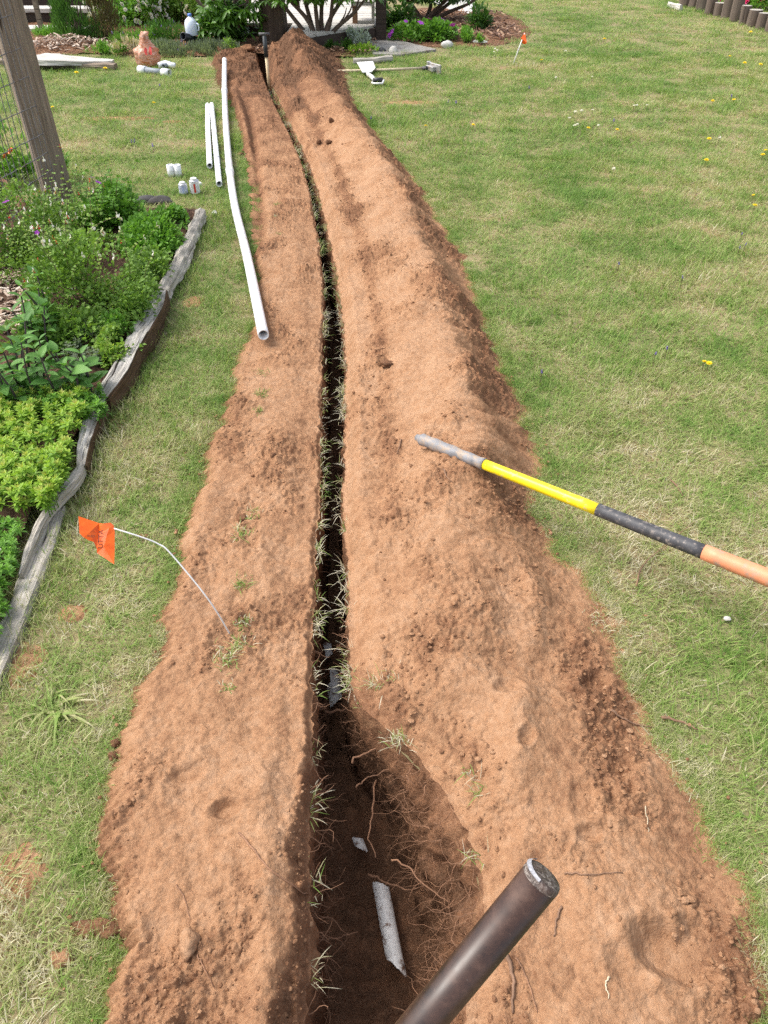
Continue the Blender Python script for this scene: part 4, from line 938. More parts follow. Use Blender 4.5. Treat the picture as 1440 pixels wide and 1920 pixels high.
b_ = MB(); b_.add(*hollow(smooth_path([(-.09, .03, .03), (-.02, .06, .05), (.05, .02, .04), (.10, .03, .03)], 10), .030, .022, 14)); b_.build('elbow', M['pvc'], t, True)
b_ = MB(); b_.add(*hollow([(-.02, -.03, .035), (.03, .09, .045)], .026, .02, 14)); b_.build('branch', M['greyrubber'], t, True)
# water jug on a black pipe
yj = 11.35; c0 = at_y(366, 72, yj); jb = Vector((c0.x, yj, 0))
t = thing('black_pipe', 'thick black pipe raised on a stake among the low shrubs', 'pipe', jb)
e0, e1 = at_y(343, 68, yj-.15)-jb, at_y(381, 79, yj+.25)-jb
b_ = MB(); b_.add(*hollow([e0, lerp(e0, e1, .5), e1], .045, .036, 18)); b_.build('pipe', plain('black_hdpe', (.012, .014, .02), .3), t, True)
b_ = MB(); b_.add(*tube([(-.05, 0, -.05), (-.05, 0, (e0.z+e1.z)/2-.03)], .03, 10)); b_.build('stake', M['bark'], t, True); b_ = MB(); b_.add(*tube([(.06, .04, -.05), (.06, .04, (e0.z+e1.z)/2-.05)], .025, 10)); b_.build('stake', M['bark'], t, True)
jp = jb+lerp(e0, e1, .48)+Vector((0, 0, .042))
def jugmat():
    m, t, p, o = newmat('milky_plastic'); p.inputs['Base Color'].default_value = (.78, .86, .96, 1); p.inputs['Roughness'].default_value = .3; b = NB(t)
    b.link(b.mix(b.noise(b.pos('Object'), 18, 3), (.62, .74, .92), (.86, .9, .95)), p.inputs['Base Color'])
    p.inputs['Subsurface Weight'].default_value = .3; p.inputs['Subsurface Radius'].default_value = (.02, .02, .03); return m
t = thing('water_jug', 'translucent white jug with blue cap set on the black pipe', 'jug', jp)
lath_obj([(0, .0), (.07, 0), (.078, .01), (.08, .10), (.076, .14), (.06, .17), (.035, .19), (.022, .2), (.022, .212), (0, .212)], jugmat(), 'bottle_body', t)
lath_obj([(.024, .208), (.026, .21), (.026, .23), (.02, .235), (0, .235)], plain('blue_cap', (.10, .22, .62), .4), 'cap', t)
b_ = MB(); b_.add(*tube(smooth_path([(.07, -.02, .13), (.10, -.03, .12), (.10, -.03, .07), (.078, -.02, .055)], 12), .010, 8)); b_.build('handle', jugmat(), t, True)
# ------------------------------------------------------------------ timber edging of the flower bed
def beam(name, P, w_, h_, m, lab=None, cat='timber', parent=None, seed=0, rough=.006, n=60, group=None, round_=.25, gap=None, offset=(0, 0, 0), k_along=1.0):
    """wooden member swept along P (centre of its top); width and height may vary along it; rounded, worn and cracked"""
    P = smooth_path(P, n); T_ = unit(np.gradient(P, axis=0)); sd = unit(np.cross(T_, np.array([0, 0, 1.]))); up = np.array([0, 0, 1.])
    if abs(T_[0, 2]) > .8: sd = np.tile(np.array([[1., 0, 0]]), (n, 1)); upv = unit(np.cross(sd, T_)); 
    else: upv = np.cross(sd, T_)
    w_ = np.interp(np.linspace(0, 1, n), np.linspace(0, 1, np.size(w_)), np.atleast_1d(w_)); h_ = np.interp(np.linspace(0, 1, n), np.linspace(0, 1, np.size(h_)), np.atleast_1d(h_))
    q = []; c_ = round_; 
    for i_ in range(8): q.append((-.5+c_+(1-2*c_)*i_/7, 0))
    q += [(.5-c_*.3, -c_*.3)]
    for i_ in range(6): q.append((.5, -c_-(1-2*c_)*i_/5))
    for i_ in range(4): q.append((.5-c_-(1-2*c_)*i_/3, -1))
    for i_ in range(6): q.append((-.5, -1+c_+(1-2*c_)*i_/5))
    q += [(-.5+c_*.3, -c_*.3)]
    q = np.array(q); m_ = len(q); r = np.random.default_rng(seed)
    s = np.concatenate([[0], np.cumsum(np.linalg.norm(np.diff(P, axis=0), axis=1))])
    per = np.concatenate([[0], np.cumsum(np.linalg.norm(np.diff(q*[w_.mean(), h_.mean()], axis=0), axis=1))])
    V = P[:, None]+sd[:, None]*(q[None, :, 0]*w_[:, None])[..., None]+upv[:, None]*(q[None, :, 1]*h_[:, None])[..., None]
    nz = fbm(s[:, None]*9*k_along, per[None]*60, seed, 3)*rough+fbm(s[:, None]*3.5, per[None]*12, seed+5, 2)*rough*1.3
    ctr_ = P[:, None]-upv[:, None]*(h_[:, None]*.5)[..., None]; V = V+unit(V-ctr_)*nz[..., None]
    V = V.reshape(-1, 3); i = np.arange(n-1)[:, None]*m_; k = np.arange(m_)[None]; k2 = (k+1) % m_
    F = [np.stack([i+k, i+m_+k, i+m_+k2, i+k2], -1).reshape(-1, 4)]
    c0 = V[:m_].mean(0); c1 = V[-m_:].mean(0); V = np.vstack([V, c0, c1]); kk = np.arange(m_); k3 = (kk+1) % m_; e = (n-1)*m_; z = len(V)
    F.append(np.vstack([np.stack([kk, k3, np.full(m_, z-2)], 1), np.stack([e+k3, e+kk, np.full(m_, z-1)], 1)]))
    gu = np.concatenate([np.repeat(s, m_), [0, s[-1]]]); gw = np.concatenate([np.tile(per, n), [0, 0]])
    b_ = MB(); b_.add(V-np.array(offset), F, gu=gu, gw=gw); o_ = b_.build(name, m, parent, False)
    if lab: tag(o_, lab, cat, group)
    return o_
M['timber_two'] = None
def timbermat():
    """silver-grey top, damp brown flanks: the face that meets the turf stays wet and is stained"""
    m, t, p, o = newmat('bed_timber'); b = NB(t)
    cx = b.n('ShaderNodeCombineXYZ'); b.link(b.attr('gu'), cx.inputs[0]); b.link(b.attr('gw'), cx.inputs[1])
    g = b.noise(b.scalev(cx.outputs[0], (5, 150, 3)), 1, 5, .6, .4); g2 = b.noise(b.scalev(cx.outputs[0], (3, 70, 3)), 1, 3, .5, .9); big = b.noise(cx.outputs[0], 9, 4, .6)
    c = b.mix(b.mapr(g, .3, .68), (.20, .185, .16), (.56, .535, .49)); c = b.mix(b.mapr(big, .5, .72, 0, .6), c, (.13, .115, .09))
    ck = b.mapr(g2, .33, .39, 1, 0); c = b.mix(ck, c, (.03, .024, .02))
    nz = b.n('ShaderNodeSeparateXYZ'); b.link(b.n('ShaderNodeTexCoord').outputs['Object'], nz.inputs[0])
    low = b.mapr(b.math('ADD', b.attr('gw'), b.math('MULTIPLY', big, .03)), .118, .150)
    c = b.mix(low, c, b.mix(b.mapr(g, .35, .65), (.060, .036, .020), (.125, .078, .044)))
    b.link(c, p.inputs['Base Color']); p.inputs['Roughness'].default_value = .85; p.inputs['Specular IOR Level'].default_value = .15
    b.link(b.bump(b.math('SUBTRACT', b.math('MULTIPLY', g, .6), ck), .9, .006), p.inputs['Normal']); return m
M['bedtimber'] = timbermat()
zt = .10
beam('edging_log', [at(376, 392, .075), at(352, 440, .09), at(322, 500, .10), at(303, 540, .10)], [.065, .08, .085, .075], [.09, .10, .11, .11], M['timber'], 'gnarled round log at the far end of the flower bed edging', 'log', seed=3, rough=.013, round_=.42, n=70)
beam('edging_timber', [at(300, 545, zt), at(290, 575, zt), at(262, 620, zt-.005), at(243, 655, zt), at(222, 695, zt-.01), at(188, 742, zt-.015)], [.07, .085, .095, .08, .09, .07], [.14]*3, M['bedtimber'], 'split grey timber edging the bed just nearer than the round log', 'timber', seed=5, rough=.008, n=90, round_=.10)
beam('edging_timber', [at(186, 748, zt-.02), at(172, 785, zt-.025), at(158, 830, zt-.03), at(150, 872, zt-.04)], [.065, .06, .05, .04], [.12]*3, M['bedtimber'], 'cracked narrow timber beside the lime green mat', 'timber', seed=8, rough=.009, n=70, round_=.14)
beam('edging_board', [at(151, 862, .060), at(143, 888, .068), at(124, 912, .072), at(98, 940, .072), at(74, 975, .07), at(50, 1030, .062), at(36, 1075, .055)], [.020, .032, .036, .034, .03, .024, .012], [.045]*3, M['timber'], 'thin warped board peeling along the inner side of the edging', 'board', seed=9, rough=.005, n=80, round_=.2)
beam('edging_timber', [at(108, 948, .030), at(84, 1010, .030), at(54, 1085, .03), at(20, 1165, .03), at(-60, 1330, .03), at(-190, 1600, .03)], [.055, .066, .07, .075, .09, .10], [.07, .07, .10, .13, .14, .14], M['timber'], 'nearest grey timber of the edging, sunk level with the turf', 'timber', seed=12, rough=.005, n=90, round_=.12)
# bed soil surface
def mulchmat(name, a, c, d):
    m, t, p, o = newmat(name); b = NB(t); v = b.pos('World'); n1 = b.noise(b.scalev(v, (1, .6, 1)), 45, 5, .65, .6); n2 = b.noise(v, 4, 3)
    col = b.ramp(n1, [(.32, a), (.5, c), (.68, d)]); col = b.mix(b.mapr(n2, .4, .7, 0, .5), col, a); b.link(col, p.inputs['Base Color']); p.inputs['Roughness'].default_value = .95
    p.inputs['Specular IOR Level'].default_value = .1; b.link(b.bump(n1, .9, .03), p.inputs['Normal']); return m
M['bedsoil'] = mulchmat('dark_bed_soil', (.045, .026, .018), (.10, .058, .038), (.20, .12, .08)); M['mulch'] = mulchmat('bark_mulch', (.07, .035, .02), (.20, .105, .06), (.38, .23, .14))
def patch(name, xs, ys, zf_, inside, m, lab):
    X, Y = np.meshgrid(xs, ys); Z = zf_(X, Y); f_ = grid_faces(len(ys), len(xs)); ok = inside(X, Y).ravel(); f_ = f_[ok[f_].all(1)]
    b_ = MB(); b_.add(np.stack([X, Y, Z], -1).reshape(-1, 3), f_); o_ = b_.build(name, m, smooth=True); return tag(o_, lab, kind='structure')
patch('flower_bed', np.linspace(-6.5, -1.16, 170), np.linspace(-1.5, 5.25, 220), lambda X, Y: np.minimum(.075, (5.25-Y)*.35-.01)+.018*fbm(X*5, Y*5, 401, 4)-.03*sstep(-1.26, -1.18, X), lambda X, Y: X < -1.165-.0*Y, M['bedsoil'], 'dark soil of the raised flower bed on the left')
# wood chips
def chips(name, pts, L, m, lab, seed):
    r = np.random.default_rng(seed); b_ = MB(); n = len(pts); Vb, Fb = box((0, 0, 0), (1, .32, .10)); a = r.random(n)*6.28; ti = r.normal(size=n)*.35; s = L*(.4+.9*r.random(n))
    x = Vb[None, :, 0]*s[:, None]; y = Vb[None, :, 1]*s[:, None]; z = Vb[None, :, 2]*s[:, None]+x*np.sin(ti)[:, None]
    W3 = np.stack([x*np.cos(a)[:, None]-y*np.sin(a)[:, None], x*np.sin(a)[:, None]+y*np.cos(a)[:, None], z], -1)+np.asarray(pts)[:, None]
    b_.add(W3.reshape(-1, 3), (np.arange(n)[:, None, None]*8+Fb[0][None]).reshape(-1, 4), lv=np.repeat(r.random(n), 8)); o_ = b_.build(name, m); return tag(o_, lab, kind='stuff')
def chipmat(name, cols):
    m, t, p, o = newmat(name); b = NB(t); c = b.ramp(b.attr('lv'), cols); b.link(c, p.inputs['Base Color']); p.inputs['Roughness'].default_value = .85; return m
M['chips'] = chipmat('pale_wood_chips', [(0, (.22, .13, .09)), (.4, (.42, .30, .22)), (.75, (.60, .48, .38)), (1, (.72, .63, .54))]); M['bark_chips'] = chipmat('bark_chips', [(0, (.06, .03, .02)), (.5, (.20, .105, .065)), (1, (.46, .30, .19))])
r_ = np.random.default_rng(31)
def rnd_px(x0, x1, y0, y1, n, z=0.0): return np.array([list(at(r_.uniform(x0, x1), r_.uniform(y0, y1), z)) for _ in range(n)])
chips('wood_chips', rnd_px(-60, 95, 495, 620, 900, .09)+r_.normal(size=(900, 3))*[0, 0, .006], .035, M['chips'], 'pale wood chips on the bed soil behind the wire fence', 1)

# ------------------------------------------------------------------ fence post, wire fence, stick
pb = at(120, 402, .06); t = thing('fence_post', 'weathered square wooden fence post at the left', 'post', (pb.x, pb.y, 0))
P0 = Vector((pb.x, pb.y, 0)); ang = R(30)
def squarebeam(hh, wx, wy, m, name, parent, seed, rz=0.0):
    n, m4 = 70, 7; s = np.linspace(-.2, hh, n); r = []
    qs = [(-.5+i/m4, -.5) for i in range(m4)]+[(.5, -.5+i/m4) for i in range(m4)]+[(.5-i/m4, .5) for i in range(m4)]+[(-.5, .5-i/m4) for i in range(m4)]
    q = np.array(qs)*[wx, wy]; q = q*(1-.06*(np.abs(q[:, :1])/wx*2 > .98)*(np.abs(q[:, 1:])/wy*2 > .98)); m_ = len(q); per = np.arange(m_)*(2*(wx+wy)/m_)
    nz = 1+.035*fbm(s[:, None]*3, per[None]*60, seed, 3)+.02*fbm(s[:, None]*1, per[None]*25, seed+3, 2); cz, sz = math.cos(rz), math.sin(rz); q = q@np.array([[cz, sz], [-sz, cz]])
    V = np.concatenate([q[None]*nz[..., None], np.repeat(s[:, None, None], m_, 1)], -1).reshape(-1, 3); i = np.arange(n-1)[:, None]*m_; k = np.arange(m_)[None]; k2 = (k+1) % m_
    F = [np.stack([i+k, i+k2, i+m_+k2, i+m_+k], -1).reshape(-1, 4)]; V = np.vstack([V, [0, 0, hh]]); e = (n-1)*m_; kk = np.arange(m_); F.append(np.stack([e+kk, e+(kk+1) % m_, np.full(m_, len(V)-1)], 1))
    b_ = MB(); b_.add(V, F, gu=np.append(np.repeat(s, m_), hh), gw=np.append(np.tile(per, n), 0)); return b_.build(name, m, parent, False)
squarebeam(1.75, .165, .15, M['post'], 'post_body', t, 41, ang); t.rotation_euler = (0, -.02, 0)
fd = Vector((-.14, -.99, 0)).normalized(); fn = Vector((fd.y, -fd.x, 0)); fn = fn if fn.x > 0 else -fn
F0_ = P0+Vector((.045, -.105, 0)); M['galv'] = plain('galvanised_wire', (.17, .17, .18), .55, .3, var=.25, dirt=(.14, .09, .06), dirt_amt=.4)
t = thing('wire_fence', 'rusty welded wire fence stapled to the wooden post', 'fence', (F0_.x, F0_.y, 0)); FL, FH = 2.1, 1.75
hz = [.06, .16, .26, .36, .46, .56, .70, .84, .98, 1.14, 1.30, 1.46, 1.62, 1.74]
r_ = np.random.default_rng(8)
def wire(P, rr, name):
    b_ = MB(); b_.add(*tube(P, rr, 5, False)); b_.build(name, M['galv'], t, True)
for z in hz:
    s = np.linspace(0, FL, 60); wv = .004*np.sin(s*2*np.pi/.052)
    wire([tuple(fd*q+fn*(w_)+Vector((0, 0, z+.006*math.sin(q*3+z*9)))) for q, w_ in zip(s, wv)], .0027, 'line_wire')
for k in range(40):
    q = .012+k*.052; j = r_.normal()*.004
    wire([tuple(fd*q+Vector((0, 0, 0))), tuple(fd*(q+j)+Vector((0, 0, .9))+fn*.003), tuple(fd*q+Vector((0, 0, 1.745)))], .0023, 'stay_wire')
beam('bent_stick', [at(60, 440, .10), at(42, 392, .26), at(18, 348, .36), at(-6, 330, .40)], [.045, .05, .05, .04], [.045, .05, .05, .04], M['stick'], 'reddish bent stick leaning behind the wire fence', 'stick', seed=15, rough=.004, round_=.4, n=40)

# ------------------------------------------------------------------ plants
M['lf_salvia'] = leafmat('salvia_leaf', (.085, .17, .03), (.24, .40, .075), extra=(.36, .44, .10)); M['lf_broad'] = leafmat('broad_leaf', (.07, .19, .04), (.19, .38, .09)); M['lf_lime'] = leafmat('lime_leaf', (.10, .25, .025), (.33, .50, .06), extra=(.48, .48, .13))
M['lf_green'] = leafmat('fresh_leaf', (.075, .19, .025), (.21, .42, .065)); M['lf_dark'] = leafmat('dark_leaf', (.018, .055, .012), (.075, .17, .03)); M['lf_rhodo'] = leafmat('glossy_leaf', (.035, .10, .014), (.13, .28, .035), .5, .35, extra=(.24, .36, .04))
M['lf_grey'] = leafmat('grey_leaf', (.10, .14, .08), (.24, .29, .19)); M['lf_silver'] = leafmat('silver_leaf', (.28, .34, .30), (.52, .58, .54)); M['lf_conifer'] = leafmat('conifer_leaf', (.035, .10, .02), (.12, .27, .05)); M['lf_brown'] = leafmat('brown_leaf', (.09, .075, .03), (.20, .17, .08))
M['lf_straw'] = leafmat('straw_leaf', (.40, .33, .20), (.62, .55, .38))
M['stem'] = plain('green_brown_stem', (.12, .085, .05), .8, var=.3); M['stem_dark'] = plain('dark_stem', (.06, .042, .045), .7, var=.3); M['woody'] = plain('woody_stem', (.11, .075, .055), .9, var=.35, bump=.6)
M['petal_white'] = leafmat('white_petal', (.78, .76, .76), (.86, .83, .83), trans=.3); M['petal_red'] = leafmat('red_petal', (.62, .03, .04), (.75, .06, .05), trans=.25); M['petal_purple'] = leafmat('purple_petal', (.30, .04, .42), (.48, .07, .58), trans=.25); M['petal_orange'] = leafmat('orange_petal', (.72, .20, .06), (.80, .30, .10), trans=.25)
M['petal_pink'] = leafmat('pink_petal', (.72, .05, .25), (.85, .14, .36), trans=.25); M['petal_yellow'] = leafmat('yellow_petal', (.85, .62, .01), (.9, .72, .02), trans=.2); M['petal_violet'] = leafmat('violet_petal', (.22, .17, .42), (.34, .27, .55), trans=.25)
def dome(n, rx, ry, h, seed, shell=2.0, base=.0, clump=.0, k=6.0):
    r = np.random.default_rng(seed); out = np.zeros((0, 3))
    while len(out) < n:
        v = unit(r.normal(size=(n*3, 3))); v[:, 2] = np.abs(v[:, 2]); q = r.random((n*3, 1))**(1/shell); P = v*q
        if clump:
            P = P[wob(P*[rx, ry, h]*k, 1.0, seed+3) > clump*1.2-.6*np.random.default_rng(seed).random(len(P))]
        out = np.vstack([out, P])
    out = out[:n]; return out*[rx, ry, h]+[0, 0, base], out
def flower_mesh(kind):
    b_ = MB()
    if kind == 'five':
        a = np.arange(5)*2*np.pi/5; D_ = np.stack([np.cos(a), np.sin(a), np.full(5, .25)], 1); V, F = leaves(np.zeros((5, 3)), D_, 1.0, .42, .1, .25, 1, np.tile([[0, 0, 1.]], (5, 1))); b_.add(V, F, lv=.5)
    elif kind == 'double':
        for q, (n_, el_, L_) in enumerate(((7, .2, 1.), (6, .6, .8), (5, 1.1, .6))):
            a = np.arange(n_)*2*np.pi/n_+q; D_ = np.stack([np.cos(a)*math.cos(el_), np.sin(a)*math.cos(el_), np.full(n_, math.sin(el_))], 1); V, F = leaves(np.zeros((n_, 3)), D_, L_, .62, .15, -.1, q, np.tile([[0, 0, 1.]], (n_, 1))); b_.add(V, F, lv=np.repeat(np.linspace(.2, .8, n_), 8))
    elif kind == 'lip':
        D_ = np.array([[.5, .25, -.7], [.5, -.25, -.7], [.75, 0, -.6], [.3, 0, .9]]); V, F = leaves(np.zeros((4, 3)), D_, np.array([1., 1., .9, .9]), np.array([.35, .35, .3, .22]), .15, .1, 2); b_.add(V, F, lv=.5)
    elif kind == 'disc':
        for q, (n_, el_, L_) in enumerate(((16, .15, 1.), (14, .5, .85), (10, .95, .6))):
            a = np.arange(n_)*2*np.pi/n_+q*.2; D_ = np.stack([np.cos(a)*math.cos(el_), np.sin(a)*math.cos(el_), np.full(n_, math.sin(el_))], 1); V, F = leaves(np.zeros((n_, 3)), D_, L_, .13, .1, .1, q, np.tile([[0, 0, 1.]], (n_, 1))); b_.add(V, F, lv=np.repeat(np.linspace(.2, .8, n_), 8))
    elif kind == 'spike':
        for q in range(6):
            a = np.arange(6)*np.pi/3+q*.5; D_ = np.stack([np.cos(a), np.sin(a), np.full(6, .4)], 1); V, F = leaves(np.tile([[0, 0, q*.28]], (6, 1)), D_, .6-.05*q, .25, .1, .1, q); b_.add(V, F, lv=.1*q+.2)
    elif kind == 'pom':
        D_ = unit(np.random.default_rng(3).normal(size=(40, 3))); D_[:, 2] = np.abs(D_[:, 2])*.8+.05; V, F = leaves(np.zeros((40, 3)), D_, 1., .16, .1, .0, 3); b_.add(V, F, lv=np.repeat(np.random.default_rng(4).random(40), 8))
    return b_
_fm = {}
def flower(kind, m, parent, loc, size, rot, name='flower'):
    key = (kind, m)
    if key not in _fm:
        o_ = flower_mesh(kind).build(name, M[m]); me = o_.data; bpy.data.objects.remove(o_); _fm[key] = me
    o_ = bpy.data.objects.new(name, _fm[key]); C.objects.link(o_); o_.parent = parent; o_.location = loc; o_.scale = (size,)*3; o_.rotation_euler = rot; return o_
def shrub(name, lab, cat, c, rx, ry, h, n, L, W, m, seed, stems=10, stem_m='stem', base=.02, clump=.35, shell=1.8, up=.5, out=.9, rnd=.5, droop=.3, sr=.004, lname='foliage', k=7.0, lean=(0, 0), group=None, ret_P=False):
    t_ = thing(name, lab, cat, c, group=group); P, U_ = dome(n, rx, ry, h, seed, shell, base, clump, k); r = np.random.default_rng(seed+1)
    P[:, 0] += lean[0]*P[:, 2]; P[:, 1] += lean[1]*P[:, 2]
    D_ = unit(U_*out+np.array([0, 0, up])+r.normal(size=(n, 3))*rnd); Ls = L*(.55+.8*r.random(n)); V, F = leaves(P, D_, Ls, W*Ls/L, .25, droop, seed)
    lv = np.clip(.5*r.random(n)+.5*(wob(P, 5, seed+7)*.5+.5), 0, 1); b_ = MB(); b_.add(V, F, lv=np.repeat(lv, 8)); fo = b_.build(lname, M[m], t_); fo['kind'] = 'stuff'
    if stems:
        b_ = MB()
        for k_ in range(stems):
            e = P[r.integers(n)]*[.9, .9, .95]; s0 = np.array([e[0]*.25+r.normal()*.01, e[1]*.25+r.normal()*.01, -.02]); md = .5*(s0+e)+np.array([r.normal()*.02, r.normal()*.02, .12*h])
            b_.add(*tube(smooth_path([s0, md, e], 8), np.linspace(sr, sr*.35, 8), 5, False))
        b_.build('stems', M[stem_m], t_, True)
    return (t_, P, U_) if ret_P else t_
def add_flowers(t_, P, U_, n, kind, m, size, seed, zmin=.4, h=1., name='flower', front=True, lift=.02, zmax=9.):
    r = np.random.default_rng(seed); sc_ = np.linalg.norm(U_, axis=1); ok = np.where((sc_ > .8) & (U_[:, 2] > zmin) & (U_[:, 2] < zmax) & ((U_[:, 1] < .45) | (not front)))[0]
    for i in r.choice(ok, min(n, len(ok)), False):
        d = U_[i]/np.linalg.norm(U_[i]); q = Vector((d[0], d[1], d[2]+.3)).to_track_quat('Z', 'Y').to_euler(); flower(kind, m, t_, P[i]+d*lift, size*(.75+.5*r.random()), (q.x, q.y, r.random()*6), name)
ZB = .07
# sage with white and red flowers
def lip_flowers(t_, P, U_, n, seed, s=.020):
    r = np.random.default_rng(seed); ok = np.where((np.linalg.norm(U_, axis=1) > .75) & (U_[:, 2] > .3) & (U_[:, 1] < .4))[0]
    for i in r.choice(ok, n, False):
        d = U_[i]/np.linalg.norm(U_[i]); q = P[i]+d*.03+np.array([0, 0, .015]); a = r.random()*6.28; f1 = flower('lip', 'petal_white', t_, q, s*(.8+.5*r.random()), (0, 0, a)); 
        if r.random() < .6: flower('lip', 'petal_red', t_, q+np.array([0, 0, -.006]), s*.55, (0, 0, a+.6), 'flower_lip')
def sprigs(t_, P, U_, n, m, L, seed, leaf=.018, kind=None):
    r = np.random.default_rng(seed); ok = np.where((np.linalg.norm(U_, axis=1) > .6) & (U_[:, 2] > .35))[0]; b1 = MB(); b2 = MB()
    for i in r.choice(ok, n, False):
        d = unit(U_[i]*[.5, .5, .4]+np.array([0, 0, .9])+r.normal(size=3)*.22); L_ = L*(.5+.8*r.random()); bend = r.normal(size=3)*.05; Q = np.array([P[i]+d*L_*s+bend*s*s for s in np.linspace(0, 1, 7)]); b1.add(*tube(Q, np.linspace(.0016, .0008, 7), 4, False))
        for s in range(1, 7):
            a = r.random()*6.28
            for sg in (0, np.pi):
                D_ = np.array([[math.cos(a+sg), math.sin(a+sg), .45]]); V, F = leaves(Q[s:s+1], D_, leaf*(1.15-.1*s)*(.7+.6*r.random()), leaf*.36, .2, .3, s); b2.add(V, F, lv=.35+.65*r.random())
        if kind and r.random() < .5: flower(kind, 'petal_white', t_, Q[-1]+[0, 0, .01], .017*(.8+.5*r.random()), (0, 0, r.random()*6)); 
        if kind and r.random() < .22: flower(kind, 'petal_red', t_, Q[-1]+[0, 0, .003], .012, (0, 0, r.random()*6), 'flower_lip')
    b1.build('sprig_stems', M['stem'], t_, True); o_ = b2.build('sprig_leaves', M[m], t_); o_['kind'] = 'stuff'
t_, P, U_ = shrub('sage_bush', 'bushy green sage with white and red flowers behind the split timber', 'shrub', at(180, 585, ZB), .32, .30, .36, 6200, .020, .0075, 'lf_salvia', 51, 26, ret_P=True, clump=.3, k=9, sr=.003); lip_flowers(t_, P, U_, 12, 1); sprigs(t_, P, U_, 46, 'lf_salvia', .16, 1, .018, 'lip')
t_, P, U_ = shrub('sage_bush', 'sage bush with white and red flowers in front of the wire fence', 'shrub', at(70, 500, ZB), .36, .30, .42, 5500, .020, .0075, 'lf_salvia', 52, 24, ret_P=True, clump=.38, k=9, sr=.003); lip_flowers(t_, P, U_, 12, 2); add_flowers(t_, P, U_, 5, 'five', 'petal_purple', .018, 6, .35); sprigs(t_, P, U_, 50, 'lf_salvia', .18, 2, .018, 'lip')
t_, P, U_ = shrub('sage_bush', 'sage bush with scattered white flowers around the fence post foot', 'shrub', at(135, 452, ZB), .32, .24, .17, 3600, .020, .0075, 'lf_salvia', 53, 16, ret_P=True, clump=.35, k=9, sr=.003); lip_flowers(t_, P, U_, 8, 3); sprigs(t_, P, U_, 34, 'lf_salvia', .11, 3, .018, 'lip')
shrub('leafy_groundcover', 'bright green low leafy plant beside the round log', 'plant', at(296, 455, ZB-.03), .20, .40, .14, 4200, .028, .010, 'lf_green', 54, 8, clump=.2, k=9)
t_, P, U_ = shrub('leafy_plant', 'green leafy plant with two purple flowers right of the fence post', 'plant', at(212, 418, ZB), .24, .22, .20, 2400, .035, .013, 'lf_green', 55, 14, ret_P=True, clump=.3)
sprigs(t_, P, U_, 26, 'lf_green', .14, 4, .03)
for px, py in ((172, 333), (184, 342)): 
    q = at_y(px, py, t_.location.y-.05)-t_.location; flower('five', 'petal_purple', t_, q, .022, (.5, 0, px)); b_ = MB(); b_.add(*tube([(q.x*.8, q.y, .15), tuple(q)], .002, 5, False)); b_.build('flower_stalk', M['stem'], t_, True)
t_, P, U_ = shrub('border_flowers', 'orange and purple border flowers behind the wire fence', 'plant', at(28, 330, .05), .42, .22, .34, 1500, .045, .009, 'lf_green', 56, 16, ret_P=True, clump=.35, up=1.0); add_flowers(t_, P, U_, 14, 'double', 'petal_orange', .032, 4, .3); add_flowers(t_, P, U_, 4, 'five', 'petal_purple', .024, 5, .3)
shrub('leafy_plant', 'green shrub growing thickly behind the wire fence at the far left', 'plant', at(-15, 395, .05), .35, .25, .30, 1400, .03, .011, 'lf_dark', 57, 12, clump=.3)
shrub('leafy_groundcover', 'green weedy cover in the bed corner behind the log end', 'plant', at(312, 425, ZB-.04), .12, .18, .09, 1400, .026, .009, 'lf_green', 66, 4, clump=.2, k=9)
shrub('leafy_groundcover', 'weedy cover between the sage and the round log', 'plant', at(282, 525, ZB-.02), .13, .26, .13, 1900, .022, .008, 'lf_salvia', 67, 6, clump=.2, k=9)
shrub('small_herb', 'small fresh green herb behind the split timber', 'plant', at(222, 628, ZB), .08, .09, .09, 360, .022, .006, 'lf_green', 58, 5, clump=.1)
shrub('small_herb', 'tiny bright green herb where the log meets the split timber', 'plant', at(258, 590, ZB), .07, .08, .08, 300, .022, .006, 'lf_green', 68, 5, clump=.1)
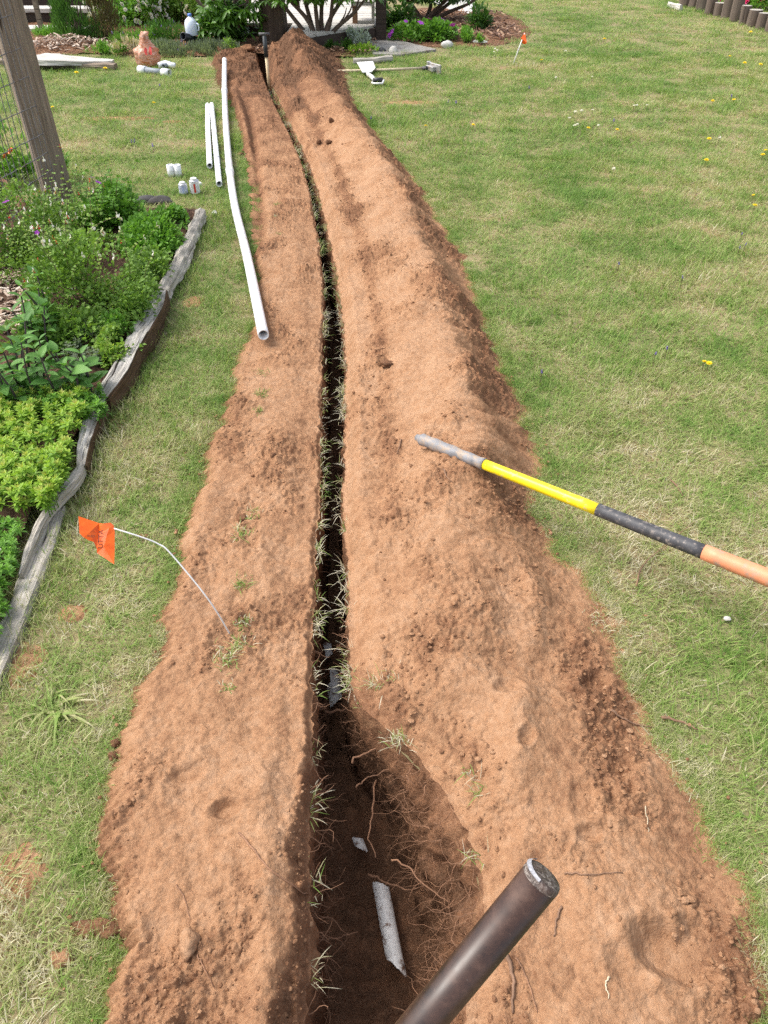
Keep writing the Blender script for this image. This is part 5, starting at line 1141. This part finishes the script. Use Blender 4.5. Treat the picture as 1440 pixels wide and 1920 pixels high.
# broad-leaved plant, every leaf its own part
def broad_plant(c, lab, seed, n_st, hh, sp):
    t_ = thing('broad_leaved_plant', lab, 'plant', c); r = np.random.default_rng(seed)
    protos = []
    for k in range(4):
        n_ = 9; s = np.linspace(0, 1, n_); wv = .30*np.sin(np.pi*s**.85)**.8*(1-.25*s); zz = -.10*s*s*(1+k*.9)+.02*k*s; V = []
        for i in range(n_): V += [(s[i], -wv[i], zz[i]+wv[i]*.28), (s[i], -wv[i]*.5, zz[i]+wv[i]*.10+.01), (s[i], 0, zz[i]), (s[i], wv[i]*.5, zz[i]+wv[i]*.10+.01), (s[i], wv[i], zz[i]+wv[i]*.28)]
        b_ = MB(); b_.add(V, grid_faces(n_, 5), lv=.2+.2*k); o_ = b_.build('leaf', M['lf_broad'], None, True); protos.append(o_.data); bpy.data.objects.remove(o_)
    for k in range(n_st):
        a = r.random()*6.28; bse = np.array([math.cos(a)*sp*.6*r.random(), math.sin(a)*sp*.6*r.random(), -.02]); tip = bse*1.5+np.array([r.normal()*.04, r.normal()*.04, hh*(.6+.5*r.random())]); P = smooth_path([bse, .5*(bse+tip)+r.normal(size=3)*.015, tip], 9)
        b_ = MB(); b_.add(*tube(P, np.linspace(.0055, .0028, 9), 6, False)); b_.build('stem', M['stem_dark'], t_, True)
        nn = 5
        for q in range(nn):
            f = .3+.7*q/(nn-1); p_ = P[int(f*8)]; az = a+q*1.57+r.normal()*.3
            for sgn in (0, math.pi):
                L = (.045+.040*r.random())*(1.1 if q < nn-1 else .8); el_ = (.15+.35*r.random()) if q < nn-1 else .7
                o_ = bpy.data.objects.new('leaf', protos[r.integers(4)]); C.objects.link(o_); o_.parent = t_; o_.location = p_; o_.scale = (L, L*(.8+.3*r.random()), L); o_.rotation_euler = (r.normal()*.25, -el_, az+sgn+r.normal()*.2)
    return t_
broad_plant(at(45, 745, ZB), 'broad leaved green plant with dark stems behind the lime green mat', 61, 13, .30, .19)
shrub('leafy_groundcover', 'low leafy cover between the sage and the broad leaved plants', 'plant', at(120, 640, ZB-.02), .30, .22, .12, 2600, .024, .009, 'lf_salvia', 64, 6, clump=.2, k=9)
shrub('leafy_groundcover', 'green leafy cover along the inner side of the split timber', 'plant', at(232, 655, ZB-.02), .10, .22, .09, 1100, .022, .008, 'lf_salvia', 65, 4, clump=.2, k=9)
broad_plant(at(150, 735, ZB), 'broad leaved green plant close to the split timber', 62, 7, .22, .11)
broad_plant(at(95, 655, ZB), 'taller broad leaved plant near the pale wood chips', 63, 8, .28, .16)
# rosette mats
def rosettes(name, lab, pxpoly, n, m, seed, rad, nl=16, hmax=.10, z0=ZB, flowers=None):
    r = np.random.default_rng(seed); (x0, x1, y0, y1) = pxpoly[0]; c = at((x0+x1)/2, (y0+y1)/2, z0); t_ = thing(name, lab, 'plant', c); Ps = []
    while len(Ps) < n:
        px, py = r.uniform(x0, x1), r.uniform(y0, y1)
        if pxpoly[1](px, py): Ps.append(at(px, py, z0)-c)
    b_ = MB()
    for k, p_ in enumerate(Ps):
        hh = hmax*(.45+.55*r.random())*(.6+.4*math.sin(k*1.7)**2); tl = r.normal(size=2)*.25
        lv0 = r.random()
        for ly, (el_, Lm) in enumerate(((.05, 1.0), (.45, .9), (.95, .65))):
            nn = nl//3; a = np.arange(nn)*2*np.pi/nn+ly*.7+r.random(); D_ = np.stack([np.cos(a)*math.cos(el_)+tl[0], np.sin(a)*math.cos(el_)+tl[1], np.full(nn, math.sin(el_))], 1)
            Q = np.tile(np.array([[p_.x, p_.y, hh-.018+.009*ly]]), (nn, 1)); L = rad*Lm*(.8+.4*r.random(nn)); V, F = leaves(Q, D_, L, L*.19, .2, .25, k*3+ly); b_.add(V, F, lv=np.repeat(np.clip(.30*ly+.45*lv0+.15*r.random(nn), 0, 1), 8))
        if k % 2 == 0: b_.add(*tube([(p_.x, p_.y, -.02), (p_.x, p_.y, hh-.01)], .0018, 4, False), lv=.1)
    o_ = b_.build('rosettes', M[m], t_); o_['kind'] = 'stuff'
    if flowers:
        for k in range(flowers[0]): 
            p_ = Ps[r.integers(len(Ps))]; flower('pom', flowers[1], t_, (p_.x+r.normal()*.01, p_.y+r.normal()*.01, hmax+.005), flowers[2]*(.7+.6*r.random()), (0, 0, r.random()*6), 'flower_head')
    return t_
rosettes('lime_mat', 'lime green carpet of small leafy rosettes spilling to the timber', ((-90, 178, 752, 962), lambda px, py: px < 178-(py-752)*.36 and py > 745+(178-px)*.12), 520, 'lf_lime', 71, .030)
rosettes('green_mat', 'fresh green mat under the broad leaved plants', ((-60, 200, 690, 790), lambda px, py: py > 760-(px-60)*.1), 150, 'lf_green', 72, .026, 15, .08)
rosettes('variegated_mat', 'pale variegated rosettes beside the split timber top', ((125, 222, 610, 690), lambda px, py: px < 222-(py-610)*.35), 130, 'lf_silver' if False else 'lf_grey', 73, .017, 18, .075)
rosettes('low_mat', 'low green mat with tiny white flower heads at the left edge', ((-130, 48, 985, 1215), lambda px, py: px < 52-(py-985)*.24), 330, 'lf_green', 74, .022, 15, .07, ZB-.02, (16, 'petal_white', .011))
_bl = np.vstack([rnd_px(20, 330, 420, 760, 420, .085), rnd_px(-60, 120, 880, 1200, 150, .08)]); _bl = _bl[_bl[:, 0] < -1.30]
chips('bed_litter', _bl, .02, M['bark_chips'], 'brown litter scattered on the flower bed soil', 5)
# wide-bladed grass clump by the near timber
p = at(110, 1330); t_ = thing('wide_grass_clump', 'clump of broad pale grass blades in the turf at the lower left', 'plant', p); r_ = np.random.default_rng(9)
n = 26; az = r_.random(n)*6.28; V, F, h, m_ = blades(r_.normal(size=(n, 3))*[.02, .02, 0], az, .6+.6*r_.random(n), .07+.07*r_.random(n), .0035+.003*r_.random(n), .6, 4); b_ = MB(); b_.add(V, F, bc=np.repeat(.25+.35*r_.random(n), m_), h=np.maximum(h, .4)); b_.build('blades', M['grass'], t_)
# flowers in the lawn
def lawn_flower(px, py, s, kind, m, lab, name, cat, grp, hh=.05):
    p_ = at(px, py, hh); p_ = Vector((p_.x, p_.y, 0)); t_ = thing(name, lab, cat, p_, group=grp); b_ = MB(); b_.add(*tube([(0, 0, -.01), (.002, 0, hh)], .0015, 5, False)); b_.build('stalk', M['stem'], t_, True)
    flower(kind, m, t_, (.002, 0, hh), s, (-.15, .1, px % 6), 'flower_head')
for px, py, s, lab in ((1415, 385, .020, 'larger yellow dandelion at the right edge of the lawn'), (1412, 366, .013, 'smaller yellow dandelion just behind the larger one at the right edge'), (1320, 678, .014, 'yellow dandelion in the right lawn, left of the nearest pair'), (1329, 681, .015, 'yellow dandelion in the right lawn, right of the nearest pair'),
    (288, 193, .026, 'yellow dandelion in the lawn left of the white pipes'), (98, 201, .024, 'yellow dandelion just right of the fence post')):
    lawn_flower(px, py, s, 'disc', 'petal_yellow', lab, 'dandelion', 'flower', 'dandelions in the lawn')
for px, py in ((1368, 106), (1396, 118), (1426, 121), (1407, 60), (1015, 113), (1133, 73), (1103, 240), (1157, 243), (1329, 260), (1324, 300), (1376, 187), (1336, 189), (143, 136), (197, 128), (798, 236), (887, 234), (1430, 290), (1435, 282)):
    lawn_flower(px, py, .030 if py < 140 else .022, 'disc', 'petal_yellow', 'tiny yellow dandelion dotted in the far lawn', 'dandelion', 'flower', 'far dandelions')
for px, py in ((1067, 222), (1078, 210), (1090, 208), (1111, 207), (1188, 199), (1193, 198), (1213, 198), (1077, 236), (1082, 234), (1349, 259), (1150, 317), (928, 92), (932, 95), (926, 98), (1042, 146), (1110, 145), (1121, 236), (1060, 96)):
    lawn_flower(px, py, .017, 'pom', 'petal_white', 'tiny white clover head in the far lawn', 'clover_flower', 'flower', 'white clover heads')
for px, py in ((1390, 440), (1397, 460), (1386, 466), (1160, 496), (1279, 522), (1015, 700), (1250, 655), (1228, 665), (992, 166), (1150, 228), (840, 192), (855, 194), (695, 223), (1371, 182), (246, 268), (252, 267), (299, 161), (286, 275)):
    lawn_flower(px, py, .010 if py > 300 else .016, 'spike', 'petal_violet', 'small violet self-heal flower standing in the lawn', 'violet_flower', 'flower', 'violet flowers in the lawn', .06)
# ------------------------------------------------------------------ far end: deck, trunk, steps, shrubs, paving
def prism(poly, z0, z1, name, m, parent, off, gdir='x'):
    q = np.array(poly, float); n = len(q); V = np.vstack([np.c_[q, np.full(n, z0)], np.c_[q, np.full(n, z1)]])-np.array(off); b_ = MB(); i = np.arange(n); j = (i+1) % n
    T_ = [[0, k, k+1] for k in range(1, n-1)]; F = [np.stack([i, j, j+n, i+n], 1), np.array([[a+n, c+n, d+n] for a, c, d in T_]+[[a, d, c] for a, c, d in T_])]
    gu = np.r_[q[:, 0], q[:, 0]] if gdir == 'x' else np.r_[q[:, 1], q[:, 1]]; gw = (np.r_[q[:, 1], q[:, 1]] if gdir == 'x' else np.r_[q[:, 0], q[:, 0]])+V[:, 2]
    b_.add(V, F, gu=gu, gw=gw); return b_.build(name, m, parent)
K = Vector((-.09, 11.95, 0)); zd = .19
t = thing('wooden_deck', 'low grey wooden deck with dark skirting behind the mound', 'deck', K)
A_ = (-1.05, 10.95); Bk = 15.6
def xr(y): return K.x if y >= K.y else A_[0]+(y-A_[1])*(K.x-A_[0])/(K.y-A_[1])
def xlft(y): return -1.22 if y < 12.1 else -2.1
y = A_[1]+.02; bw = .19
while y < Bk:
    y2 = min(y+bw-.010, Bk)
    if not (y < 12.1 < y2): prism([(xlft(y), y), (xr(y)-.02, y), (xr(y2)-.02, y2), (xlft(y2), y2)], zd-.03+.002*math.sin(y*40), zd+.002*math.sin(y*40), 'deck_board', M['deckwood'], t, K)
    y += bw
d_ = Vector((A_[0]-K.x, A_[1]-K.y, 0)).normalized(); nn_ = Vector((-d_.y, d_.x, 0)); nn_ = nn_ if nn_.y < 0 else -nn_
prism([(K.x, K.y), (A_[0], A_[1]), (A_[0]-nn_.x*-.02, A_[1]+nn_.y*.02), (K.x+nn_.x*.02, K.y+nn_.y*.02)], -.05, zd-.032, 'skirt_board', M['darkwood'], t, K)
prism([(-2.1, 12.06), (-1.2, 12.06), (-1.2, 12.085), (-2.1, 12.085)], -.05, zd-.032, 'skirt_board', M['darkwood'], t, K)
prism([(K.x, K.y+.02), (K.x+.02, K.y+.02), (K.x+.02, Bk), (K.x, Bk)], -.05, zd-.032, 'skirt_board', M['darkwood'], t, K, 'y')
prism([(K.x-.02, K.y-.07), (K.x+.12, K.y-.07), (K.x+.12, K.y+.05), (K.x-.02, K.y+.05)], -.1, 1.1, 'corner_post', M['darkwood'], t, K)
t = thing('deck_bench', 'low pale wooden bench frame at the deck corner', 'bench', (K.x, K.y, zd)); o3 = (K.x, K.y, zd)
prism([(K.x-.34, 12.05), (K.x-.035, 12.05), (K.x-.035, 12.6), (K.x-.34, 12.6)], zd+.20, zd+.25, 'seat', M['deckwood'], t, o3)
prism([(K.x-.075, 12.06), (K.x-.035, 12.06), (K.x-.035, 12.11), (K.x-.075, 12.11)], zd, zd+.2, 'leg', M['deckwood'], t, o3)
prism([(K.x-.33, 12.06), (K.x-.26, 12.06), (K.x-.26, 12.12), (K.x-.33, 12.12)], zd, zd+.2, 'leg', M['plank'], t, o3)
prism([(K.x-.26, 12.07), (K.x-.075, 12.07), (K.x-.075, 12.10), (K.x-.26, 12.10)], zd+.004, zd+.03, 'bottom_rail', M['deckwood'], t, o3)
# trunk
p = at_y(513, 60, 11.75); tp = Vector((p.x, 11.75, 0)); t = thing('tree_trunk', 'broad dark tree trunk at the far end of the trench', 'tree', tp)
n_ = 40; s = np.linspace(-.1, 2.3, n_); a = np.linspace(0, 2*np.pi, 28, endpoint=False); rr = .165+.07*np.exp(-s/.15)[:, None]*.6+.012*fbm(a[None]*3.2, s[:, None]*1.2, 91, 3)+.008*np.sin(a*7)[None]
V = np.stack([rr*np.cos(a), rr*np.sin(a), np.repeat(s[:, None], 28, 1)], -1).reshape(-1, 3); i = np.arange(n_-1)[:, None]*28; k = np.arange(28)[None]; k2 = (k+1) % 28
b_ = MB(); b_.add(V, np.stack([i+k, i+k2, i+28+k2, i+28+k], -1).reshape(-1, 4), gu=np.repeat(s, 28), gw=np.tile(a*.17, n_)); b_.add([[0, 0, 2.32]], np.zeros((0, 4), int)); b_.build('trunk', M['bark'], t, True)
b_ = MB(); b_.add(*tube([(.0, 0, 1.6), (-.3, -.1, 1.95), (-.6, -.1, 2.2)], [.07, .05, .03], 8)); b_.add(*tube([(.0, 0, 1.8), (.3, .1, 2.15), (.5, .1, 2.5)], [.07, .05, .03], 8)); b_.build('limb', M['woody'], t, True)
# shrubs
def stemmed(name, lab, c, tips, h, m, seed, nl, L, W, crown, zlow, sr=.03):
    t_ = thing(name, lab, 'shrub', c); r = np.random.default_rng(seed); b_ = MB(); ends = []
    for (dx, dy, hh) in tips:
        P = smooth_path([(r.normal()*.03, r.normal()*.03, -.05), (dx*.35+r.normal()*.03, dy*.35, hh*.35), (dx*.75+r.normal()*.04, dy*.7, hh*.7), (dx, dy, hh)], 14); b_.add(*tube(P, np.linspace(sr, sr*.35, 14), 8, False)); ends.append(P)
        for q in range(3):
            j = r.integers(5, 12); e = P[j]+np.array([r.normal()*.18, r.normal()*.15, .15+.2*r.random()]); b_.add(*tube(smooth_path([P[j], .5*(P[j]+e)+r.normal(size=3)*.03, e], 7), np.linspace(sr*.4, sr*.15, 7), 5, False)); ends.append(np.array([P[j], e]))
    b_.build('stems', M['woody'], t_, True); P, U_ = dome(nl*3, *crown, seed+5, 1.7, zlow, .3, 4.0); ok = P[:, 2] > zlow; P = P[ok][:nl]; U_ = U_[ok][:nl]; n = len(P)
    # whorls: leaves in groups radiating from twig ends
    g = P[r.integers(0, n, n//7)]; Pg = np.repeat(g, 7, 0); n = len(Pg); a = np.tile(np.arange(7)*.9, n//7)+np.repeat(r.random(n//7)*6, 7); D_ = np.stack([np.cos(a), np.sin(a), r.normal(size=n)*.4-.05], 1); V, F = leaves(Pg, D_, L*(.7+.5*r.random(n)), W, .2, .5, seed)
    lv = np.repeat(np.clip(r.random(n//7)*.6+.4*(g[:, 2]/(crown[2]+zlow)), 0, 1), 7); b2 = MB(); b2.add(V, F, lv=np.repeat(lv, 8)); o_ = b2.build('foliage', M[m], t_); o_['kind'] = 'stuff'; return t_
stemmed('rhododendron', 'bare stemmed shrub with glossy leaves on top, in front of the deck', at(598, 90), [(-.75, .3, .8), (-.5, -.1, .85), (-.25, .2, .95), (-.05, -.05, 1.0), (.15, .2, 1.0), (.45, .1, .85), (.62, -.05, .55), (.3, -.15, .8)], .9, 'lf_rhodo', 81, 1900, .11, .018, (.85, .6, .65), .52, .034)
stemmed('rhododendron', 'leafy glossy green shrub left of the dark trunk', at(436, 84), [(-.5, .1, .7), (-.2, -.2, .75), (.1, .1, .8), (.3, -.1, .6), (.4, .2, .75)], .8, 'lf_rhodo', 82, 3200, .12, .019, (.46, .45, .95), .06, .028)
stemmed('rhododendron', 'dark gnarled shrub over the bark mulch bed', at(795, 42), [(.45, -.1, .45), (.8, -.25, .35), (.2, .2, .6), (-.3, .1, .6), (.9, .2, .5), (-.5, -.1, .55)], .6, 'lf_dark', 83, 2200, .10, .02, (.85, .55, .55), .30, .035)
t_, P, U_ = shrub('conifer_shrub', 'feathery bright green conifer shrub beside the pale steps', 'shrub', at(155, 78), .34, .32, 1.15, 6500, .06, .005, 'lf_conifer', 84, 10, 'woody', .03, .2, 1.7, 1.6, .5, .35, -.1, .012, k=6, ret_P=True)
shrub('conifer_shrub', 'dull brownish conifer shrub right of the bright green one', 'shrub', at(200, 76), .22, .25, .95, 3500, .05, .005, 'lf_brown', 85, 8, 'woody', .03, .25, 1.7, 1.6, .5, .35, -.1, .010, k=6)
for k, (px, py, rx, lab, nf_) in enumerate(((250, 50, .62, 'white flowering rose bush behind the plastic bag', 150), (335, 46, .62, 'white flowering rose bush right behind the water jug', 150), (405, 40, .45, 'white flowering rose bush beside the leafy shrub', 70))):
    t_, P, U_ = shrub('rose_bush', lab, 'shrub', at(px, py), rx, .5, 1.0, 5200, .045, .016, 'lf_green' if k != 1 else 'lf_salvia', 86+k, 20, 'woody', .05, .35, 1.7, k=6, sr=.01, ret_P=True); add_flowers(t_, P, U_, nf_, 'double', 'petal_white', .034, 20+k, .05, lift=.03, zmax=.62)
for k, (px, py, rx, ry, h, m, lab) in enumerate(((300, 98, .32, .34, .11, 'lf_grey', 'grey green lavender clump behind the plastic bag'), (345, 100, .40, .38, .10, 'lf_grey', 'grey green lavender clump below the water jug'), (405, 100, .36, .34, .13, 'lf_grey', 'grey green lavender clump left of the white pipe end'), (255, 84, .35, .25, .24, 'lf_green', 'green clump with narrow leaves under the rose bush'), (308, 80, .35, .25, .26, 'lf_conifer', 'green leafy clump left of the black pipe'))):
    t_, P, U_ = shrub('low_shrub', lab, 'shrub', at(px, py), rx, ry, h, 2300, .05, .0045, m, 120+k, 10, 'woody', .0, .25, 1.6, 1.0, .8, .4, 0, .006, k=9, ret_P=True)
    if k in (1, 3, 4): add_flowers(t_, P, U_, 7, 'spike', 'petal_violet', .018, 140+k, .3)
shrub('straw_grass_clump', 'pale dry grass clump left of the plastic bag', 'plant', at(240, 106), .22, .15, .16, 520, .10, .004, 'lf_straw', 131, 0, up=1.2, rnd=.4)
shrub('green_groundcover', 'low green ground cover along the weathered board', 'plant', at(200, 104), .28, .16, .12, 1100, .05, .005, 'lf_green', 132, 0, up=1.0)
shrub('green_groundcover', 'low green ground cover at the foot of the pale steps', 'plant', at(92, 72), .34, .16, .10, 900, .06, .006, 'lf_green', 133, 0, up=1.0)
shrub('small_weed', 'tuft of yellow green weed by the plank end', 'plant', at(428, 100), .12, .08, .14, 300, .04, .008, 'lf_salvia', 134, 4)
for k, (px, py, m, rx, h, lab) in enumerate(((651, 88, 'lf_silver', .12, .20, 'silvery plant with white heads below the deck, left of two'), (678, 90, 'lf_silver', .13, .20, 'silvery plant with white heads below the deck, right of two'), (577, 92, 'lf_silver', .10, .16, 'blue grey plant on the flank of the big mound'), (625, 98, 'lf_dark', .12, .12, 'small dark green plant on the mulch below the deck'), (648, 98, 'lf_dark', .08, .12, 'tiny dark green plant left of the low edging log'), (680, 101, 'lf_lime', .2, .07, 'bright green creeping mat behind the low edging log'), (612, 78, 'lf_green', .06, .14, 'green shoot at the foot of the bare stemmed shrub'))):
    shrub('border_plant', lab, 'plant', at(px, py), rx, rx*.8, h, 420, .05, .008, m, 150+k, 4, up=.9)
t_, P, U_ = shrub('geranium_clump', 'green leafy clump with purple flowers beside the paving slab', 'plant', at(795, 76), .52, .34, .22, 2600, .05, .018, 'lf_green', 161, 8, clump=.2, ret_P=True); add_flowers(t_, P, U_, 12, 'five', 'petal_purple', .045, 162, .2, lift=.05)
shrub('border_shrub', 'green shrub between the deck post and the purple flowers', 'shrub', at(735, 58), .35, .3, .45, 1700, .06, .018, 'lf_dark', 163, 8, 'woody', sr=.01)
shrub('border_shrub', 'small dark leaved shrub at the tip of the mulch bed', 'shrub', at(897, 60), .18, .2, .32, 700, .08, .012, 'lf_dark', 164, 6, 'woody', sr=.01)
shrub('fern_clump', 'green fern like clump under the dark shrub at the lawn edge', 'plant', at(890, 80), .24, .22, .14, 700, .07, .008, 'lf_green', 165, 0, up=1.0)
# mulch beds, slab, path, edging
patch('mulch_bed', np.linspace(-.7, 2.1, 80), np.linspace(11.4, 15.4, 90), lambda X, Y: .05*np.clip(1-((X-.95)/1.2)**2-((Y-13.4)/1.95)**2, -.2, 1)+.01*fbm(X*6, Y*6, 411, 3)+.004, lambda X, Y: ((X-.95)/1.25)**2+((Y-13.4)/2.0)**2 < 1, M['mulch'], 'bark mulch bed under the dark shrub')
patch('soil_border', np.linspace(-8, -.35, 160), np.linspace(10.72, 16.5, 90), lambda X, Y: .012+.02*fbm(X*4, Y*4, 412, 4)+.03*sstep(10.8, 11.4, Y), lambda X, Y: (Y > 10.8+.12*np.sin(X*3)) & ~((X > -1.0) & (Y > 12.2)), M['mulch'], 'brown soil and litter border at the far end of the lawn')
r_ = np.random.default_rng(77)
q = np.c_[r_.uniform(.1, 1.9, 900), r_.uniform(11.9, 14.6, 900)]; q = q[((q[:, 0]-.95)/1.15)**2+((q[:, 1]-13.4)/1.85)**2 < 1]; chips('bark_mulch', np.c_[q, np.full(len(q), .055)], .07, M['bark_chips'], 'coarse bark chips on the mulch bed', 7)
q = np.c_[r_.uniform(-1.6, -.1, 500), r_.uniform(10.85, 12.0, 500)]; chips('bark_litter', np.c_[q, np.full(500, .06)], .045, M['bark_chips'], 'bark litter below the deck around the bare stems', 8)
q = np.c_[r_.normal(-4.1, .35, 420), r_.normal(11.45, .18, 420)]; q = np.vstack([q, np.c_[r_.normal(-3.4, .12, 80), r_.normal(11.2, .08, 80)]]); chips('chip_pile', np.c_[q, .05+.12*np.exp(-((q[:, 0]+4.1)/.4)**2-((q[:, 1]-11.45)/.25)**2)*r_.random(len(q))], .06, M['chips'], 'heap of pale orange wood chips behind the weathered board', 9)
M['slab'] = plain('grey_slab', (.30, .28, .25), .9, var=.2, scale=12, bump=.4, dirt=(.16, .13, .1), dirt_amt=.4, dirt_scale=6)
pl = [at(*q_) for q_ in ((690, 84), (722, 73), (818, 97), (752, 107), (700, 106))]
o_ = prism([(v.x, v.y) for v in pl], -.03, .028, 'paving_slab', M['slab'], None, (0, 0, 0)); tag(o_, 'large grey stone slab at the foot of the deck', 'slab')
pl = [at(*q_) for q_ in ((812, 6), (845, 22), (868, 33), (884, 27), (894, 14), (884, 2), (850, -25), (790, -30))]
o_ = prism([(v.x, v.y) for v in pl], -.03, .03, 'path', plain('pale_concrete', (.46, .45, .43), .9, var=.1, scale=10, bump=.3), None, (0, 0, 0)); tag(o_, 'pale curved concrete path behind the dark shrub', kind='structure')
beam('edging_log', [at(662, 109, .06), at(700, 107, .065), at(734, 104, .06)], .07, .08, M['timber'], 'short thin grey log between the mulch and the lawn', 'log', seed=31, rough=.006, round_=.4, n=30)
beam('weathered_board', [at(212, 113, .07), at(150, 110, .09), at(100, 106, .12), at(66, 104, .12)], [.12, .30, .42, .40], [.04, .05, .06, .06], M['deckwood'], 'weathered grey board sloping beside the wood chip heap', 'board', seed=32, rough=.006, round_=.08, n=40)
beam('edging_sleeper', [at(216, 119, .06), at(150, 118, .06), at(60, 114, .06), at(-60, 108, .06)], .10, .10, M['post'], 'long brown edging sleeper along the far lawn behind the fence post', 'timber', seed=33, rough=.006, round_=.1, n=50)
P_ = [at_y(385, 117, 10.6), at_y(440, 111, 10.55), at_y(476, 107, 10.5)]
o_ = beam('wood_plank', [at_y(380, 116, 10.75), at_y(430, 112, 10.6), at_y(476, 106, 10.45)], .03, [.02, .10, .13], M['plank'], 'brown plank set on edge at the far left end of the trench', 'plank', seed=34, rough=.003, round_=.08, n=30)
single('wood_stake', *tube([at(415, 110, .0), at_y(415, 99, 10.75)], .022, 8), M['handlewood'], 'short pale stake beside the white pipe end', 'stake')
# pale wooden steps with thin dark posts
St = at(95, 66); t = thing('wooden_steps', 'pale grey wooden steps behind the fence post', 'steps', (St.x, St.y, 0)); o3 = (St.x, St.y, 0)
x0, x1 = St.x-1.4, St.x+.55
for k, (dy, z) in enumerate(((0, .075), (.85, .215))):
    prism([(x0, St.y+dy), (x1, St.y+dy), (x1, St.y+dy+.36), (x0, St.y+dy+.36)], z-.05, z, 'tread', M['deckwood'], t, o3)
    prism([(x0, St.y+dy+.05), (x1, St.y+dy+.05), (x1, St.y+dy+.075), (x0, St.y+dy+.075)], -.05 if k == 0 else .03, z-.052, 'riser', M['darkwood'] if k else M['deckwood'], t, o3)
prism([(x0, St.y+1.9), (x1, St.y+1.9), (x1, St.y+3.6), (x0, St.y+3.6)], .36, .42, 'landing', M['deckwood'], t, o3); prism([(x0, St.y+1.95), (x1, St.y+1.95), (x1, St.y+1.98), (x0, St.y+1.98)], .0, .358, 'riser', M['darkwood'], t, o3)
prism([(x0, St.y+.37), (x0+.62, St.y+.37), (x0+.72, St.y+.8), (x0, St.y+.8)], .0, .14, 'side_block', M['deckwood'], t, o3)
for px in (80, 113): 
    q = at_y(px, 62, St.y-.03); prism([(q.x-.03, St.y-.06), (q.x+.03, St.y-.06), (q.x+.03, St.y-.005), (q.x-.03, St.y-.005)], -.1, 1.2, 'rail_post', M['darkwood'] if px > 100 else M['post'], t, o3)
# stump palisade with pink flowers at the right
px_ = [(1284, 12), (1300, 14), (1316, 20), (1330, 27), (1347, 30), (1362, 34), (1377, 40), (1394, 46), (1410, 50), (1426, 54), (1445, 60), (1462, 66), (1480, 72)]
words = ['farthest', 'second farthest', 'third farthest', 'fourth farthest', 'fifth farthest', 'sixth farthest', 'seventh farthest', 'eighth farthest', 'ninth farthest', 'tenth farthest', 'eleventh farthest', 'second nearest', 'nearest']
r_ = np.random.default_rng(55); M['stump'] = woodmat('stump_bark', (.20, .155, .125), (.085, .062, .05), (.03, .02, .02), .7)
for k, (px, py) in enumerate(px_):
    p = at(px, py); hh = .17+.13*r_.random(); t = thing('log_stump', 'grey upright log in the palisade, %s of the row' % words[k], 'log', p, group='palisade logs at the right'); rr = .07+.04*r_.random(); n_, m_ = 14, 18; s = np.linspace(-.05, hh, n_); a = np.linspace(0, 2*np.pi, m_, endpoint=False)
    R2 = rr*(1+.06*fbm(a[None]*4+k, s[:, None]*3, 500+k, 3)); V = np.stack([R2*np.cos(a)+.12*(r_.random()-.5)*s[:, None], R2*np.sin(a), np.repeat(s[:, None], m_, 1)], -1).reshape(-1, 3); i = np.arange(n_-1)[:, None]*m_; kk = np.arange(m_)[None]; k2 = (kk+1) % m_
    b_ = MB(); b_.add(V, np.stack([i+kk, i+k2, i+m_+k2, i+m_+kk], -1).reshape(-1, 4), gu=np.repeat(s, m_), gw=np.tile(a*rr, n_)); b_.build('bark_side', M['stump'], t, True)
    tp = V[-m_:]; c_ = tp.mean(0)+[0, 0, .004]; b_ = MB(); j = np.arange(m_); b_.add(np.vstack([tp+[0, 0, .001], c_]), np.stack([j, (j+1) % m_, np.full(m_, m_)], 1), gu=np.zeros(m_+1), gw=np.r_[np.zeros(m_), rr]); b_.build('cut_top', M['timber'], t)
for k, (px, py, lab, nn) in enumerate(((1400, 14, 'bush with pink flowers spilling over the palisade, middle', 70), (1465, 24, 'bush with pink flowers spilling over the palisade, nearest', 70), (1335, -4, 'bush with few pink flowers behind the far palisade', 10))):
    t_, P, U_ = shrub('pink_flower_bush', lab, 'shrub', at(px, py)+Vector((.12, .22, 0)), .62, .5, .50, 2600, .045, .016, 'lf_green', 170+k, 14, 'woody', .05, .3, 1.7, sr=.008, ret_P=True); add_flowers(t_, P, U_, nn, 'double', 'petal_pink', .05, 180+k, .1, lift=.03)
beam('edging_board', [at(1255, 3, .08), at(1278, 9, .08)], .05, .1, M['deckwood'], 'pale board end at the far end of the palisade', 'board', seed=35, n=12)
# hedge far behind so the place does not end at the lawn's rim
for k in range(0):
    x_ = -9+k*2.6; shrub('hedge_bush', ['broad dark hedge bush far behind the garden', 'mid green hedge bush far behind the garden'][k % 2]+', number %d from the left' % (k+1) if False else 'broad green hedge bush far behind the garden', 'shrub', (x_, 24+1.2*math.sin(k*2.1), 0), 1.6, 1.1, 1.5+.4*math.sin(k*3.3), 900, .16, .06, 'lf_dark', 300+k, 6, 'woody', .0, .2, sr=.02, group='hedge far behind')
